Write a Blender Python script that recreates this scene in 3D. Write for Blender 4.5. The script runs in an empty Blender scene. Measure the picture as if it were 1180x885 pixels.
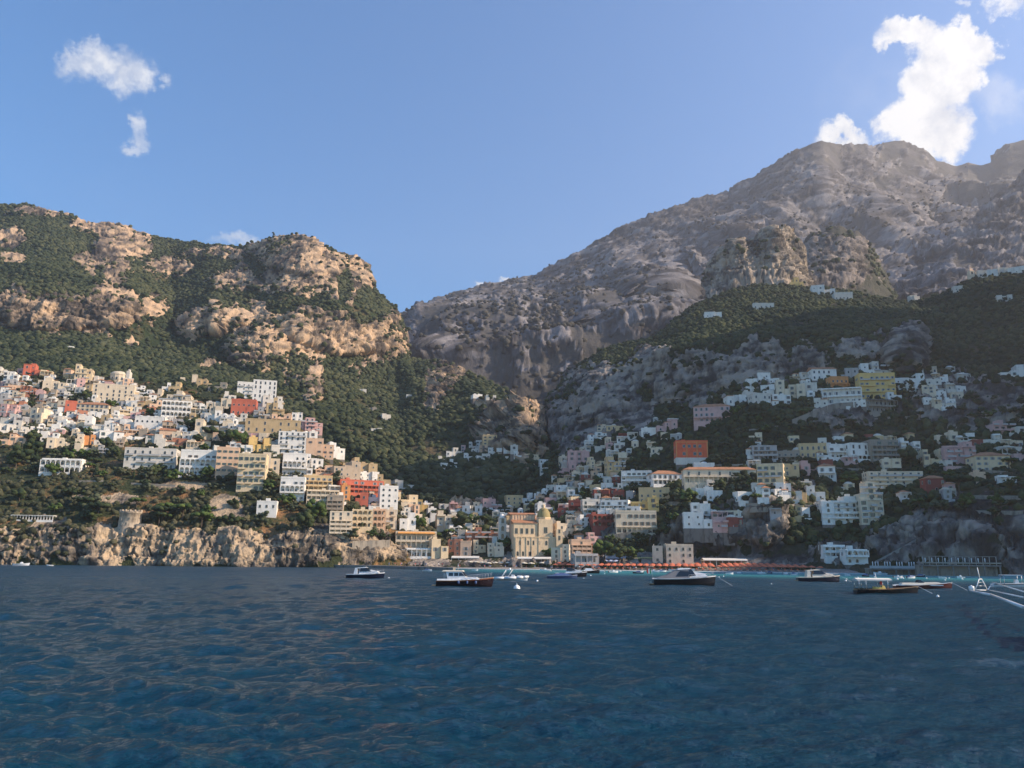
import bpy, math, random
import numpy as np
from mathutils import Matrix, Vector
from mathutils.bvhtree import BVHTree
random.seed(7); RNG=np.random.default_rng(7)
S=bpy.context.scene; COL=S.collection
# ------------------------------------------------------------------ camera
F=926.0; CH=4.5; PITCH=math.atan(203.1/F); ROLL=math.radians(0.5)
RM=Matrix.Rotation(math.pi/2+PITCH,3,'X')@Matrix.Rotation(ROLL,3,'Z')
RN=np.array(RM); RI=RN.T
cd=bpy.data.cameras.new('camera'); cam=bpy.data.objects.new('camera',cd); COL.objects.link(cam)
cam.matrix_world=Matrix.Translation((0,0,CH))@RM.to_4x4()
cd.sensor_width=36; cd.lens=F/1180*36; cd.clip_start=0.5; cd.clip_end=60000
S.camera=cam
def rays(px,py):
    px=np.asarray(px,float); py=np.asarray(py,float)
    c=np.stack([(px-590)/F,-(py-442.5)/F,-np.ones_like(px+py)],-1)
    return c@RN.T
def P(px,py,Y):
    r=rays(px,py); Y=np.asarray(Y,float)
    return np.array([0,0,CH])+r*(Y/r[...,1])[...,None]
def proj(p):
    q=(np.asarray(p,float)-np.array([0,0,CH]))@RN
    return 590-q[...,0]/q[...,2]*F, 442.5+q[...,1]/q[...,2]*F
def zpy(px,z,Y):   # pixel row of world height z at distance Y in column px
    lo=np.full_like(np.asarray(px,float),-900.); hi=np.full_like(lo,1800.)
    for _ in range(40):
        m=(lo+hi)/2; zz=P(px,m,Y)[...,2]
        lo=np.where(zz>z,m,lo); hi=np.where(zz>z,hi,m)
    return (lo+hi)/2
# ------------------------------------------------------------------ noise
def _h(i,j,k,s):
    h=(i*374761393+j*668265263+k*2147483647+s*974634777)&0xffffffff
    h=((h^(h>>13))*1274126177)&0xffffffff
    return ((h^(h>>16))&0xffff)/65535.0
def vn(x,y,z,s=0):
    xi=np.floor(x).astype(np.int64); yi=np.floor(y).astype(np.int64); zi=np.floor(z).astype(np.int64)
    fx=x-xi; fy=y-yi; fz=z-zi
    fx=fx*fx*fx*(fx*(fx*6-15)+10); fy=fy*fy*fy*(fy*(fy*6-15)+10); fz=fz*fz*fz*(fz*(fz*6-15)+10)
    r=0
    for a in (0,1):
        wa=fx if a else 1-fx
        for b in (0,1):
            wb=fy if b else 1-fy
            for c in (0,1):
                wc=fz if c else 1-fz
                r=r+wa*wb*wc*_h(xi+a,yi+b,zi+c,s)
    return r*2-1
def fbm(p,sc,oct=5,s=0,gain=.5,ridge=False,st=(1,1,1)):
    x=p[...,0]/sc*st[0]; y=p[...,1]/sc*st[1]; z=p[...,2]/sc*st[2]
    a=1.0; t=0; n=0
    for o in range(oct):
        v=vn(x,y,z,s+o*7)
        if ridge: v=1-2*np.abs(v)
        t=t+a*v; n+=a; a*=gain; x=x*2.03+11.3; y=y*2.03+5.7; z=z*2.03+3.1
    return t/n
def sstep(a,b,x):
    t=np.clip((x-a)/(b-a),0,1); return t*t*(3-2*t)
# ------------------------------------------------------------------ object helpers
def tag(o,label=None,cat=None,group=None,kind=None):
    if label: o['label']=label
    if cat: o['category']=cat
    if group: o['group']=group
    if kind: o['kind']=kind
    return o
def mesh_np(name,V,Fc,mats=(),smooth=False,mi=None,attrs=None):
    V=np.asarray(V,dtype=np.float32); Fc=np.asarray(Fc,dtype=np.int32)
    me=bpy.data.meshes.new(name); n=Fc.shape[1]
    me.vertices.add(len(V)); me.vertices.foreach_set('co',V.ravel())
    me.loops.add(Fc.size); me.loops.foreach_set('vertex_index',Fc.ravel())
    me.polygons.add(len(Fc)); me.polygons.foreach_set('loop_start',np.arange(0,Fc.size,n,dtype=np.int32))
    me.polygons.foreach_set('loop_total',np.full(len(Fc),n,dtype=np.int32))
    for m in mats: me.materials.append(m)
    if mi is not None: me.polygons.foreach_set('material_index',np.asarray(mi,dtype=np.int32))
    me.update(calc_edges=True)
    if smooth: me.polygons.foreach_set('use_smooth',np.ones(len(Fc),dtype=bool))
    for k,v in (attrs or {}).items():
        v=np.asarray(v,dtype=np.float32)
        if v.ndim==1: a=me.attributes.new(k,'FLOAT','POINT'); a.data.foreach_set('value',v)
        else: a=me.attributes.new(k,'FLOAT_VECTOR','POINT'); a.data.foreach_set('vector',v.ravel())
    o=bpy.data.objects.new(name,me); COL.objects.link(o); return o
# ------------------------------------------------------------------ materials
class NT:
    def __init__(s,name):
        s.m=bpy.data.materials.new(name); s.m.use_nodes=True; s.t=s.m.node_tree; s.n=s.t.nodes; s.l=s.t.links
        s.b=s.n['Principled BSDF']; s.out=s.n['Material Output']
    def N(s,t,**k):
        n=s.n.new(t)
        for a,b in k.items(): setattr(n,a,b)
        return n
    def L(s,a,b): s.l.new(a,b)
    def noise(s,scale,detail=4,vec=None,rough=.55,st=None):
        n=s.N('ShaderNodeTexNoise'); n.inputs['Scale'].default_value=scale; n.inputs['Detail'].default_value=detail
        n.inputs['Roughness'].default_value=rough
        tc=vec or s.tc()
        if st:
            m=s.N('ShaderNodeMapping'); m.inputs['Scale'].default_value=st; s.L(tc,m.inputs['Vector']); tc=m.outputs[0]
        s.L(tc,n.inputs['Vector']); return n.outputs['Fac']
    def tc(s):
        if not hasattr(s,'_tc'): s._tc=s.N('ShaderNodeTexCoord').outputs['Object']
        return s._tc
    def ramp(s,f,stops):
        r=s.N('ShaderNodeValToRGB'); e=r.color_ramp.elements
        while len(e)<len(stops): e.new(.5)
        for i,(p,c) in enumerate(stops):
            e[i].position=p; e[i].color=(c if isinstance(c,(tuple,list)) else (c,c,c))[:3]+(1,) if isinstance(c,tuple) else (c,c,c,1)
        s.L(f,r.inputs[0]); return r.outputs[0]
    def mix(s,f,a,b,mode='MIX'):
        m=s.N('ShaderNodeMix',data_type='RGBA',blend_type=mode)
        if isinstance(f,(int,float)): m.inputs[0].default_value=f
        else: s.L(f,m.inputs[0])
        for v,i in ((a,6),(b,7)):
            if isinstance(v,tuple): m.inputs[i].default_value=v+(1,)
            else: s.L(v,m.inputs[i])
        return m.outputs[2]
    def math(s,op,a,b=None,clamp=False):
        m=s.N('ShaderNodeMath',operation=op,use_clamp=clamp)
        for i,v in enumerate((a,b)):
            if v is None: continue
            if isinstance(v,(int,float)): m.inputs[i].default_value=v
            else: s.L(v,m.inputs[i])
        return m.outputs[0]
    def attr(s,name):
        return s.N('ShaderNodeAttribute',attribute_name=name)
    def col(s,c,rough=.8,spec=.3):
        if isinstance(c,tuple): s.b.inputs['Base Color'].default_value=c+(1,)
        else: s.L(c,s.b.inputs['Base Color'])
        s.b.inputs['Roughness'].default_value=rough; s.b.inputs['Specular IOR Level'].default_value=spec
    def bump(s,h,dist=1,strength=1):
        b=s.N('ShaderNodeBump'); b.inputs['Distance'].default_value=dist; b.inputs['Strength'].default_value=strength
        s.L(h,b.inputs['Height']); s.L(b.outputs[0],s.b.inputs['Normal'])
def terrain_mat(name,light,mid,dark,vegc,soil,sc=1.0,veg2=None,bst=1.0):
    t=NT(name)
    n3=t.noise(.22/sc,4,st=(1,1,.4),rough=.72)
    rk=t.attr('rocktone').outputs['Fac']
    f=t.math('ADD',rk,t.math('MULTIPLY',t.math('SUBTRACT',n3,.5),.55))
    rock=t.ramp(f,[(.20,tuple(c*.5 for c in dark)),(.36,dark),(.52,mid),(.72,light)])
    vg=t.ramp(t.attr('vegtone').outputs['Fac'],[(.3,vegc),(.52,veg2 or tuple(c*1.5 for c in vegc)),(.72,soil)])
    a=t.attr('veg').outputs['Fac']
    m=t.ramp(t.math('ADD',a,t.math('MULTIPLY',t.math('SUBTRACT',n3,.5),1.1)),[(.44,0.0),(.56,1.0)])
    t.col(t.mix(m,rock,vg),.95,.12)
    t.bump(n3,3.2*sc,bst)
    return t.m
# ------------------------------------------------------------------ terrain
class Sheet: pass
def bs(v): return np.interp
def ellmask(px,py,ells):
    r=np.full(px.shape,-1.0)
    for e in ells:
        cx,cy,rx,ry=e[:4]; an=math.radians(e[4] if len(e)>4 else 0)
        dx=px-cx; dy=py-cy; u=(dx*math.cos(an)-dy*math.sin(an))/rx; v=(dx*math.sin(an)+dy*math.cos(an))/ry
        r=np.maximum(r,1-np.sqrt(u*u+v*v))
    return r
def loft(name,x0,x1,dx,rows,conts,mat,amp,flat=None,rocks=(),greens=(),vbias=.0,nscale=1.0,seed=0,back=True,bumps=(),st1=(1,1,.3),fk=.16,big=0):
    px=np.arange(x0,x1+dx,dx); pys=[];Ys=[]
    for c in conts:
        c=dict(c) if isinstance(c,dict) else c
        if isinstance(c,dict):
            Y=np.interp(px,[a for a,b in c['Y']],[b for a,b in c['Y']])
            if 'z' in c: py=zpy(px,np.full_like(px,c['z']),Y)
            else: py=np.interp(px,[a for a,b in c['py']],[b for a,b in c['py']])
        pys.append(py); Ys.append(Y)
    # smooth Y along columns a little
    k=max(3,int(14/dx))|1; ker=np.hanning(k+2)[1:-1]; ker/=ker.sum()
    Ys=[np.convolve(np.pad(y,k//2,'edge'),ker,'valid') for y in Ys]
    PY=[];YY=[]
    for i in range(len(conts)-1):
        n=rows[i]
        for j in range(n+(i==len(conts)-2)):
            t=j/n; PY.append(pys[i]*(1-t)+pys[i+1]*t); YY.append(Ys[i]*(1-t)+Ys[i+1]*t)
    PY=np.array(PY); YY=np.array(YY)
    # light vertical smoothing of Y only (rounds the creases)
    for _ in range(3):
        YY[1:-1]=(YY[:-2]+2*YY[1:-1]+YY[2:])/4
    PX=np.broadcast_to(px,PY.shape).copy()
    wob=np.stack([PX,PY,PX*0],-1)
    wb=fbm(wob,26,4,seed+60)
    for b in bumps:
        YY=YY-.5*b[5]*sstep(0,b[6] if len(b)>6 else .45,ellmask(PX,PY,[b[:5]])+wb*.22)
    V=P(PX,PY,YY)
    gy,gx=np.gradient(V,axis=0),np.gradient(V,axis=1)
    Nn=np.cross(gx,gy); Nn/=np.linalg.norm(Nn,axis=-1,keepdims=True)+1e-9
    Nn*=np.where((Nn*( -V)).sum(-1,keepdims=True)<0,-1,1)
    steep=1-np.abs(Nn[...,2])
    # masks
    wob=np.stack([PX,PY,PX*0],-1)
    w1=fbm(wob,24,6,seed+50,gain=.72)*1.25
    r=ellmask(PX,PY,rocks)+w1*.85 if len(rocks) else w1*.6-1
    if len(greens): r=np.minimum(r,-(ellmask(PX,PY,greens)+w1*.4)*2+.2) if True else r
    rock=sstep(-.05,.22,r-vbias)
    # displacement
    s=nscale
    d=fbm(V,140*s,4,seed,ridge=True,st=st1)*.75+fbm(V,45*s,4,seed+3,ridge=True,st=(1,1,.5))*.35
    fine=fbm(V,18*s,5,seed+9,ridge=True,st=(1,1,.22),gain=.62)
    A=amp*(0.55+.45*rock)
    disp=d*A+fine*amp*fk*(.35+1.2*rock)
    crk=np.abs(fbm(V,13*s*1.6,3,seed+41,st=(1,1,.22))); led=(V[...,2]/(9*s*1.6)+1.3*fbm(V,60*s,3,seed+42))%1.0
    disp=disp+rock*amp*(.34*np.clip(crk/.05,0,1)-.34+.22*(led-.5))
    tp=(1-.88*sstep(.45,1,np.linspace(0,1,len(PY))))[:,None]
    if big: disp=disp+.45*big*tp*fbm(V,230,3,seed+78,ridge=True,st=(1,.3,.3))
    if big: disp=disp+big*tp*fbm(V,620,3,seed+77,ridge=True,st=(1,.35,.35))
    if flat is not None:
        fl=flat(PX,PY); disp=disp*(1-fl*.93)
    nm=Nn.copy(); nm[...,2]*=.6
    top=np.ones(len(PY)); 
    V2=V+nm*disp[...,None]
    if back:
        last=V2[-1]; ex=[]
        for q,(dz,dy) in enumerate(((.03,.03),(.12,.08),(.45,.25),(1.05,.6))):
            b=last.copy(); b[:,1]*=1+dy; b[:,0]*=1+dy; b[:,2]-=np.abs(last[:,2])*dz; ex.append(b)
        V2=np.concatenate([V2,np.array(ex)]); rock=np.concatenate([rock,np.repeat(rock[-1:],4,0)])
    nr,nc=V2.shape[:2]
    idx=np.arange(nr*nc).reshape(nr,nc)
    Fc=np.stack([idx[:-1,:-1],idx[:-1,1:],idx[1:,1:],idx[1:,:-1]],-1).reshape(-1,4)
    vv=V2.reshape(-1,3); T=nscale
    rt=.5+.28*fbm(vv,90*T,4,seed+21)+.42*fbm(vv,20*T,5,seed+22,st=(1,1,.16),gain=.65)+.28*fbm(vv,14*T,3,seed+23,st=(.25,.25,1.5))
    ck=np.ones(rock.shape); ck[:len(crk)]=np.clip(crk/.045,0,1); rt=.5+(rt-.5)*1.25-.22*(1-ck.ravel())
    vt=.5+.55*fbm(vv,60*T,6,seed+24,gain=.75)
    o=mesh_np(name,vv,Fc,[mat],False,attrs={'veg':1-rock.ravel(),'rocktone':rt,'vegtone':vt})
    tag(o,kind='structure')
    sh=Sheet(); sh.V=V2.reshape(-1,3); sh.F=Fc; sh.rock=rock; sh.G=V2; sh.n=len(PY); sh.px=PX; sh.py=PY; sh.o=o; sh.Nn=Nn; sh.rk=rock[:len(PY)]
    return sh
def C(s,z=None,Y=None):
    """'x:py:Y ...' -> contour"""
    a=[tuple(float(q) for q in t.split(':')) for t in s.split()]
    if z is not None: return {'z':z,'Y':[(t[0],t[1]) for t in a]}
    return {'py':[(t[0],t[1]) for t in a],'Y':[(t[0],t[2]) for t in a]}
# ------------------------------------------------------------------ terrain masses
M_LEFT=terrain_mat('limestone_left',(.54,.375,.235),(.33,.235,.155),(.14,.112,.088),(.022,.031,.013),(.13,.095,.05))
M_HEAD=terrain_mat('limestone_headland',(.46,.34,.22),(.28,.215,.15),(.13,.11,.09),(.030,.036,.016),(.28,.15,.07),.6)
M_RIGHT=terrain_mat('limestone_right',(.34,.285,.23),(.19,.163,.138),(.085,.076,.070),(.018,.025,.012),(.09,.072,.048))
M_FAR=terrain_mat('burnt_limestone',(.235,.214,.207),(.134,.123,.120),(.080,.072,.068),(.060,.055,.048),(.118,.106,.100),2.0,bst=.55)
M_BROWN=terrain_mat('brown_crag',(.25,.21,.18),(.15,.128,.11),(.08,.07,.062),(.045,.045,.032),(.10,.085,.07),1.2)
M_CRAG=terrain_mat('crag_limestone',(.42,.34,.26),(.25,.21,.17),(.12,.105,.09),(.028,.036,.018),(.12,.095,.07),1.0)

ridge2='-350:232 -100:226 0:237 30:236 60:243 100:256 125:257 140:258 152:266 165:269 200:277 250:285 300:283 322:278 340:274 352:273 362:275 372:283 395:292 415:300 423:306 426:330 440:343 450:357 457:368 461:392 465:408 472:415 500:419 530:427 560:442 600:457 609:468 625:505 640:535'
def mk(py,Y):
    return {'py':[tuple(map(float,t.split(':'))) for t in py.split()],'Y':[tuple(map(float,t.split(':'))) for t in Y.split()]}
S2=loft('mountain',-350,650,1.5,[70,50,60,90],[
 C('-350:640:620 0:640:700 300:640:700 430:625:600 500:612:545 650:600:560'),
 C('-350:440:700 0:432:800 100:436:800 200:447:810 300:462:800 400:505:760 480:545:700 560:566:640 650:582:640'),
 C('-350:400:780 0:384:980 100:384:1000 200:404:1050 290:424:1020 350:414:1040 400:412:1100 460:420:1150 480:444:1000 560:492:800 600:522:720 650:555:690'),
 C('-350:350:800 0:345:1010 60:338:1030 150:350:1060 200:382:1120 250:356:1110 290:378:1080 330:350:1110 400:352:1150 440:366:1190 458:392:1220 470:426:1150 500:432:1060 560:458:900 600:486:770 650:560:705'),
 mk(ridge2,'-350:1200 0:1480 200:1540 350:1350 425:1360 458:1340 470:1250 500:1180 560:1020 600:850 650:740')],
 M_LEFT,17,seed=11,nscale=.6,fk=.3,bumps=[(297,408,32,30,0,60,.35),(400,378,75,38,0,45,.3),(352,300,50,22,0,40,.3),(250,372,45,16,15,30,.3),(75,362,90,22,0,30,.3),(361,452,9,28,0,30,.6),(590,492,45,38,10,60,.5),(140,290,30,40,-20,25,.4)],
 rocks=[(138,288,26,42,-20),(118,262,30,10),(75,359,95,24),(20,372,60,10),(12,278,16,10),(14,300,14,7),(60,246,40,6),(110,305,30,8,-15),(250,371,42,17,15),(297,402,30,30),(190,310,34,12),(265,330,28,26),(245,296,40,8),
        (345,300,60,20,-10),(352,285,26,16),(398,312,30,34,-30),(350,325,50,20),(410,335,34,20),(352,385,70,34),(415,392,55,30),(452,395,14,26),(300,345,28,22),(320,372,30,22),(170,355,20,14),
        (361,450,7,24),(333,441,13,8),(585,492,36,36,15),(603,478,22,24),(625,500,22,36),(512,440,16,26,-30),(500,470,10,14),(560,470,16,8),(150,400,10,5),(240,425,12,5),(552,590,34,12)],
 greens=[(345,350,75,7,-8),(255,345,40,7,-10),(425,352,20,28,-30),(330,360,18,8),(395,330,8,25)],vbias=-.13)
def flat1(px,py): return sstep(616,600,py)*np.where(px>395,1,1)
S1=loft('headland',-350,600,1.25,[44,44,60,60],[
 C('-350:400 0:425 60:430 110:424 150:430 200:432 290:428 330:434 380:430 430:445 480:455 600:450',z=-3),
 C('-350:610:412 0:606:438 60:604:444 110:612:440 150:608:446 200:613:446 250:611:446 300:618:446 350:623:446 385:627:446 405:630:450 430:642:455 480:650:462 600:650:456'),
 C('-350:560:440 0:560:465 100:552:475 200:556:480 300:562:480 360:582:480 400:602:470 430:630:464 480:644:468 600:646:466'),
 C('-350:500:520 0:505:545 150:502:560 250:494:560 330:494:560 380:542:520 430:577:505 480:612:492 520:632:490 600:641:488'),
 C('-350:418:650 0:426:690 60:428:690 140:436:690 200:444:670 260:456:650 300:462:640 335:474:620 350:492:600 395:530:572 430:548:552 455:560:535 480:590:520 500:614:510 540:626:506 600:636:500')],
 M_HEAD,8,flat=flat1,seed=31,nscale=.3,fk=.26,
 rocks=[(-200,640,300,26),(60,632,130,22),(160,630,60,20),(230,632,80,20),(330,638,80,20),(400,626,40,24),(60,608,30,12),(450,640,30,10),(120,575,40,6),(215,560,40,6),(260,585,25,14)],vbias=-.1)
RK4=[(830,436,110,34,12),(700,462,70,40),(660,490,30,40),(745,425,40,24,20),(900,420,50,22),(1040,402,28,26),(985,405,30,14),(965,482,44,18),(1100,462,60,34),(1150,470,40,20),(870,602,50,34),(800,618,46,26),(900,570,40,14),(1050,622,70,26),(1120,610,80,36),(1178,640,20,40),(970,640,36,14),(700,610,40,10),(640,430,20,20)]
def flat4(px,py): return np.clip(sstep(470,490,py)*sstep(655,648,py)*(1-sstep(.0,.35,ellmask(px,py,RK4)))*.9,0,1)
S4=loft('hillside',470,1800,1.6,[6,14,28,30,30,30,40,70],[
 C('470:448 560:425 700:405 900:385 1000:372 1100:362 1180:352 1400:330 1800:300',z=-3),
 C('470:453 560:452 700:440 900:410 960:395 1000:380 1100:368 1180:356 1400:334 1800:304',z=2),
 C('470:648:460 560:644:464 640:644:462 700:644:454 760:644:452 840:646:434 900:632:422 950:634:414 1000:642:402 1050:622:392 1100:622:384 1165:616:372 1180:600:368 1400:600:345 1800:600:320'),
 C('470:630:490 560:622:495 640:612:485 700:600:475 760:596:470 800:592:460 860:580:445 900:577:440 960:600:430 1000:600:425 1050:585:415 1100:575:405 1180:560:390 1400:560:370 1800:550:340'),
 C('470:622:500 560:610:520 600:602:540 640:576:550 700:560:545 760:550:525 860:535:500 960:535:490 1060:535:480 1180:532:465 1400:500:430 1800:480:370'),
 C('470:618:510 560:606:530 600:596:560 640:552:600 680:522:620 720:505:600 780:492:580 860:478:550 960:482:540 1040:492:530 1100:482:520 1180:482:500 1400:440:460 1800:420:400'),
 C('470:616:520 560:604:540 600:592:570 630:545:660 650:510:720 700:482:720 760:470:690 800:464:670 860:448:640 900:443:620 960:433:600 1040:433:590 1100:447:590 1140:437:590 1180:432:590 1400:400:520 1800:380:440'),
 C('470:615:530 560:603:550 600:591:580 625:535:700 640:475:800 700:428:790 760:407:730 820:398:700 880:392:670 940:386:650 1000:381:640 1050:386:625 1060:402:660 1100:412:680 1140:407:660 1180:402:640 1400:370:560 1800:350:470'),
 C('470:614:540 560:602:560 600:590:590 622:530:720 635:455:950 660:428:1000 700:402:980 740:393:960 760:386:950 800:352:960 850:333:980 900:327:980 950:333:960 1000:343:940 1050:348:900 1090:338:850 1120:323:830 1180:311:820 1400:250:700 1800:180:560')],
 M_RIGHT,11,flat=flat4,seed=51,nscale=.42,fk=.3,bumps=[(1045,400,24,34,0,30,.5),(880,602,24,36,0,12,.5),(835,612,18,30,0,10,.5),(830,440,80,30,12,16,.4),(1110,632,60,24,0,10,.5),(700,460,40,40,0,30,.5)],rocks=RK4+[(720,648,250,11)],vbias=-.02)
ridge5='380:395 440:373 460:367 480:361 500:352 530:340 560:331 590:326 620:321 650:305 680:287 700:277 730:264 760:250 772:246 800:236 830:230 845:226 858:214 872:206 885:196 900:186 925:172 945:163 958:166 968:170 990:168 1010:169 1030:165 1050:168 1070:176 1079:184 1092:187 1103:190 1116:186 1130:190 1142:188 1150:176 1160:169 1180:163 1300:140 1500:150 1900:160'
S5=loft('far_mountain',380,1900,1.7,[30,60,90],[
 C('380:560:1300 460:540:1300 600:540:1250 1180:400:1400 1900:350:1200'),
 C('380:440:1700 460:440:1700 560:440:1500 620:430:1500 680:420:1500 740:400:1500 900:345:1500 1000:350:1500 1180:330:1500 1900:250:1300'),
 C('380:410:2200 460:404:2150 560:388:1950 640:375:1950 700:355:2000 760:335:2000 830:315:2000 900:290:2000 1000:272:2050 1060:290:2100 1100:262:2200 1180:240:2300 1900:180:1800'),
 mk(ridge5,'380:2600 460:2600 700:2700 850:2800 945:2700 1000:2900 1100:3100 1180:3000 1900:2500')],
 M_FAR,30,seed=71,nscale=1.5,big=125,fk=.22,st1=(1,.6,.5),rocks=[(800,300,600,200)],vbias=.2,bumps=[(760,330,40,38,0,220,.6),(690,380,30,40,0,120,.5),(1000,200,40,40,0,100,.8),(850,290,40,60,0,140,.8)])
S6=loft('crag',815,932,1.2,[8,20,22,34],[
 C('815:352:985 870:347:985 932:347:985'),
 C('815:338:1020 845:322:1010 870:316:1005 900:318:1000 920:324:1015 932:342:1040'),
 C('815:330:1050 835:306:1030 855:298:1030 875:300:1035 893:292:1015 910:300:1030 922:320:1060 932:340:1090'),
 mk('815:322 826:305 835:292 845:279 852:277 862:280 872:283 878:270 886:264 893:262 902:264 909:276 914:292 918:303 922:318 932:338','815:1080 850:1040 872:1090 890:1030 918:1060 932:1120')],
 M_CRAG,15,seed=91,nscale=.4,fk=.34,rocks=[(870,300,60,50)],vbias=-.3)
S7=loft('crag',895,1040,1.2,[8,26,26,36],[
 C('895:354:1130 960:348:1130 1040:357:1130'),
 C('895:340:1190 930:322:1180 970:316:1180 1005:326:1190 1040:355:1230'),
 C('895:328:1260 920:304:1230 950:292:1230 980:290:1230 1003:306:1240 1022:332:1290 1040:354:1320'),
 mk('895:318 905:306 915:290 926:280 938:268 946:272 955:264 967:262 978:270 986:268 998:282 1006:290 1012:306 1020:318 1026:336 1040:352','895:1400 940:1330 990:1300 1015:1330 1040:1400')],
 M_BROWN,13,seed=95,nscale=.5,fk=.3,rocks=[(960,310,70,45)],vbias=.1)
S8=loft('far_hillside',1025,1900,2,[30,60],[
 C('1025:356:1250 1180:340:1200 1900:300:900'),
 C('1025:352:1350 1060:335:1400 1100:312:1400 1180:300:1400 1900:230:1100'),
 mk('1025:348 1045:328 1065:303 1085:285 1105:270 1125:255 1145:233 1165:215 1180:205 1300:150 1500:130 1900:150','1025:1500 1065:1700 1180:1900 1900:1400')],
 M_FAR,40,seed=97,nscale=1.0,rocks=[(1100,330,120,30),(1300,250,300,100)],vbias=-.1)
# sea floor under the bay so nothing ends in the air
# ------------------------------------------------------------------ sea
# unseen coast mass added past the right edge, shaped to shade the right-hand town
def shade_land():
    x=np.linspace(390,1500,120); y=np.linspace(-160,720,90); X,Y=np.meshgrid(x,y,indexing='ij')
    lim=np.maximum(Y*.70+95,150)          # stays outside the view
    Z=(SHADE_LAND_H-15+290*sstep(330,560,Y))*sstep(0,320,X-lim)*sstep(100,270,Y)-12
    Pn=np.stack([X,Y,Z],-1); Z=Z+fbm(Pn,160,5,7,ridge=True)*38*sstep(0,120,X-lim)*sstep(100,270,Y)
    V=np.stack([X,Y,Z],-1); nr,nc=X.shape; idx=np.arange(nr*nc).reshape(nr,nc)
    Fc=np.stack([idx[:-1,:-1],idx[1:,:-1],idx[1:,1:],idx[:-1,1:]],-1).reshape(-1,4)
    vv=V.reshape(-1,3)
    tag(mesh_np('headland',vv,Fc,[M_RIGHT],False,attrs={'veg':np.clip(.8+.6*fbm(vv,80,4,3),0,1),'rocktone':.5+.4*fbm(vv,60,4,4),'vegtone':.5+.4*fbm(vv,60,4,5)}),kind='structure')  # added out of view as a shadow caster, kept clear of the boats
SHADE_LAND_H=315
shade_land()
def sea():
    r=np.concatenate([np.geomspace(6,60,500),np.geomspace(60.4,700,400),np.geomspace(720,9000,24)])
    a=np.radians(np.linspace(-58,58,860)); 
    R,A=np.meshgrid(r,a,indexing='ij'); X=R*np.sin(A); Y=R*np.cos(A)-3
    Z=np.zeros_like(X); g=np.random.default_rng(3)
    DX=np.zeros_like(X)
    for i in range(110):
        L=0.32*(11/.32)**(g.random()**1.35); th=math.radians(258+g.normal()*26); k=2*math.pi/L
        am=0.0074*L**.80*(1 if L<7 else .5); ph=g.random()*6.28
        cell=R*0.0055; w=np.clip((L/cell-2)/4,0,1)
        arg=k*(X*math.cos(th)+Y*math.sin(th))+ph
        Z+=am*w*(np.sin(arg)+.25*np.sin(2*arg+.5))
    V=np.stack([X,Y,Z],-1)
    nr,nc=X.shape; idx=np.arange(nr*nc).reshape(nr,nc)
    Fc=np.stack([idx[:-1,:-1],idx[:-1,1:],idx[1:,1:],idx[1:,:-1]],-1).reshape(-1,4)
    # shallowness from distance to shore
    yb=np.interp(X/np.maximum(Y,1),[-.64,-.4,-.2,-.1,0,.12,.33,.5,.63],[430,432,432,448,425,405,385,362,352])
    turq=sstep(-175,-55,Y-yb)*sstep(-.16,.02,X/np.maximum(Y,1))*(.65+.35*sstep(0,.4,X/np.maximum(Y,1)))*sstep(5000,3000,R)
    t=NT('sea_water')
    tq=t.attr('shallow')
    n=t.noise(.02,3)
    deep=t.mix(n,(.0012,.026,.046),(.0012,.037,.068))
    c=t.mix(tq.outputs['Fac'],deep,(.03,.25,.27))
    t.col(c,.12,.5); rr=t.attr('far'); mr_=t.N('ShaderNodeMapRange'); t.L(rr.outputs['Fac'],mr_.inputs[0]); mr_.inputs[3].default_value=.07; mr_.inputs[4].default_value=.36; t.L(mr_.outputs[0],t.b.inputs['Roughness']); t.b.inputs['IOR'].default_value=1.33
    n1=t.noise(3.6,5,st=(1,1.9,1),rough=.7); n2=t.noise(.45,4,st=(1,1.9,1),rough=.6); n3=t.noise(.06,4,st=(1,2.4,1),rough=.6)
    h=t.math('ADD',t.math('MULTIPLY',n1,.17),t.math('ADD',t.math('MULTIPLY',n2,.42),t.math('MULTIPLY',n3,1.0)))
    t.bump(h,1.0,.9)
    o=mesh_np('sea',V.reshape(-1,3),Fc,[t.m],True,attrs={'shallow':turq.ravel(),'far':sstep(25,320,R).ravel()})
    tag(o,kind='structure')
sea()
# ------------------------------------------------------------------ light, sky, clouds, haze
SUN_EL=math.radians(30); SUN_AZ=math.radians(99)   # azimuth clockwise from +Y
sd=Vector((math.sin(SUN_AZ)*math.cos(SUN_EL),math.cos(SUN_AZ)*math.cos(SUN_EL),math.sin(SUN_EL)))
sl=bpy.data.lights.new('sun','SUN'); sl.energy=5.0; sl.angle=math.radians(.5); sl.color=(1,.82,.63)
so=bpy.data.objects.new('sun',sl); COL.objects.link(so); so.rotation_euler=sd.to_track_quat('Z','Y').to_euler()
W=bpy.data.worlds.new('World'); S.world=W; W.use_nodes=True; wt=W.node_tree; wn=wt.nodes; wl=wt.links
bg=wn['Background']; sky=wn.new('ShaderNodeTexSky'); sky.sky_type='NISHITA'; sky.sun_disc=False
sky.sun_elevation=SUN_EL; sky.sun_rotation=SUN_AZ; sky.air_density=1.0; sky.dust_density=.3; sky.ozone_density=4.0
bg.inputs['Strength'].default_value=.125
def wmath(op,a,b=None,c=False):
    m=wn.new('ShaderNodeMath'); m.operation=op; m.use_clamp=c
    for i,v in enumerate((a,b)):
        if v is None: continue
        if isinstance(v,(int,float)): m.inputs[i].default_value=v
        else: wl.new(v,m.inputs[i])
    return m.outputs[0]
tc=wn.new('ShaderNodeTexCoord')
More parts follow.
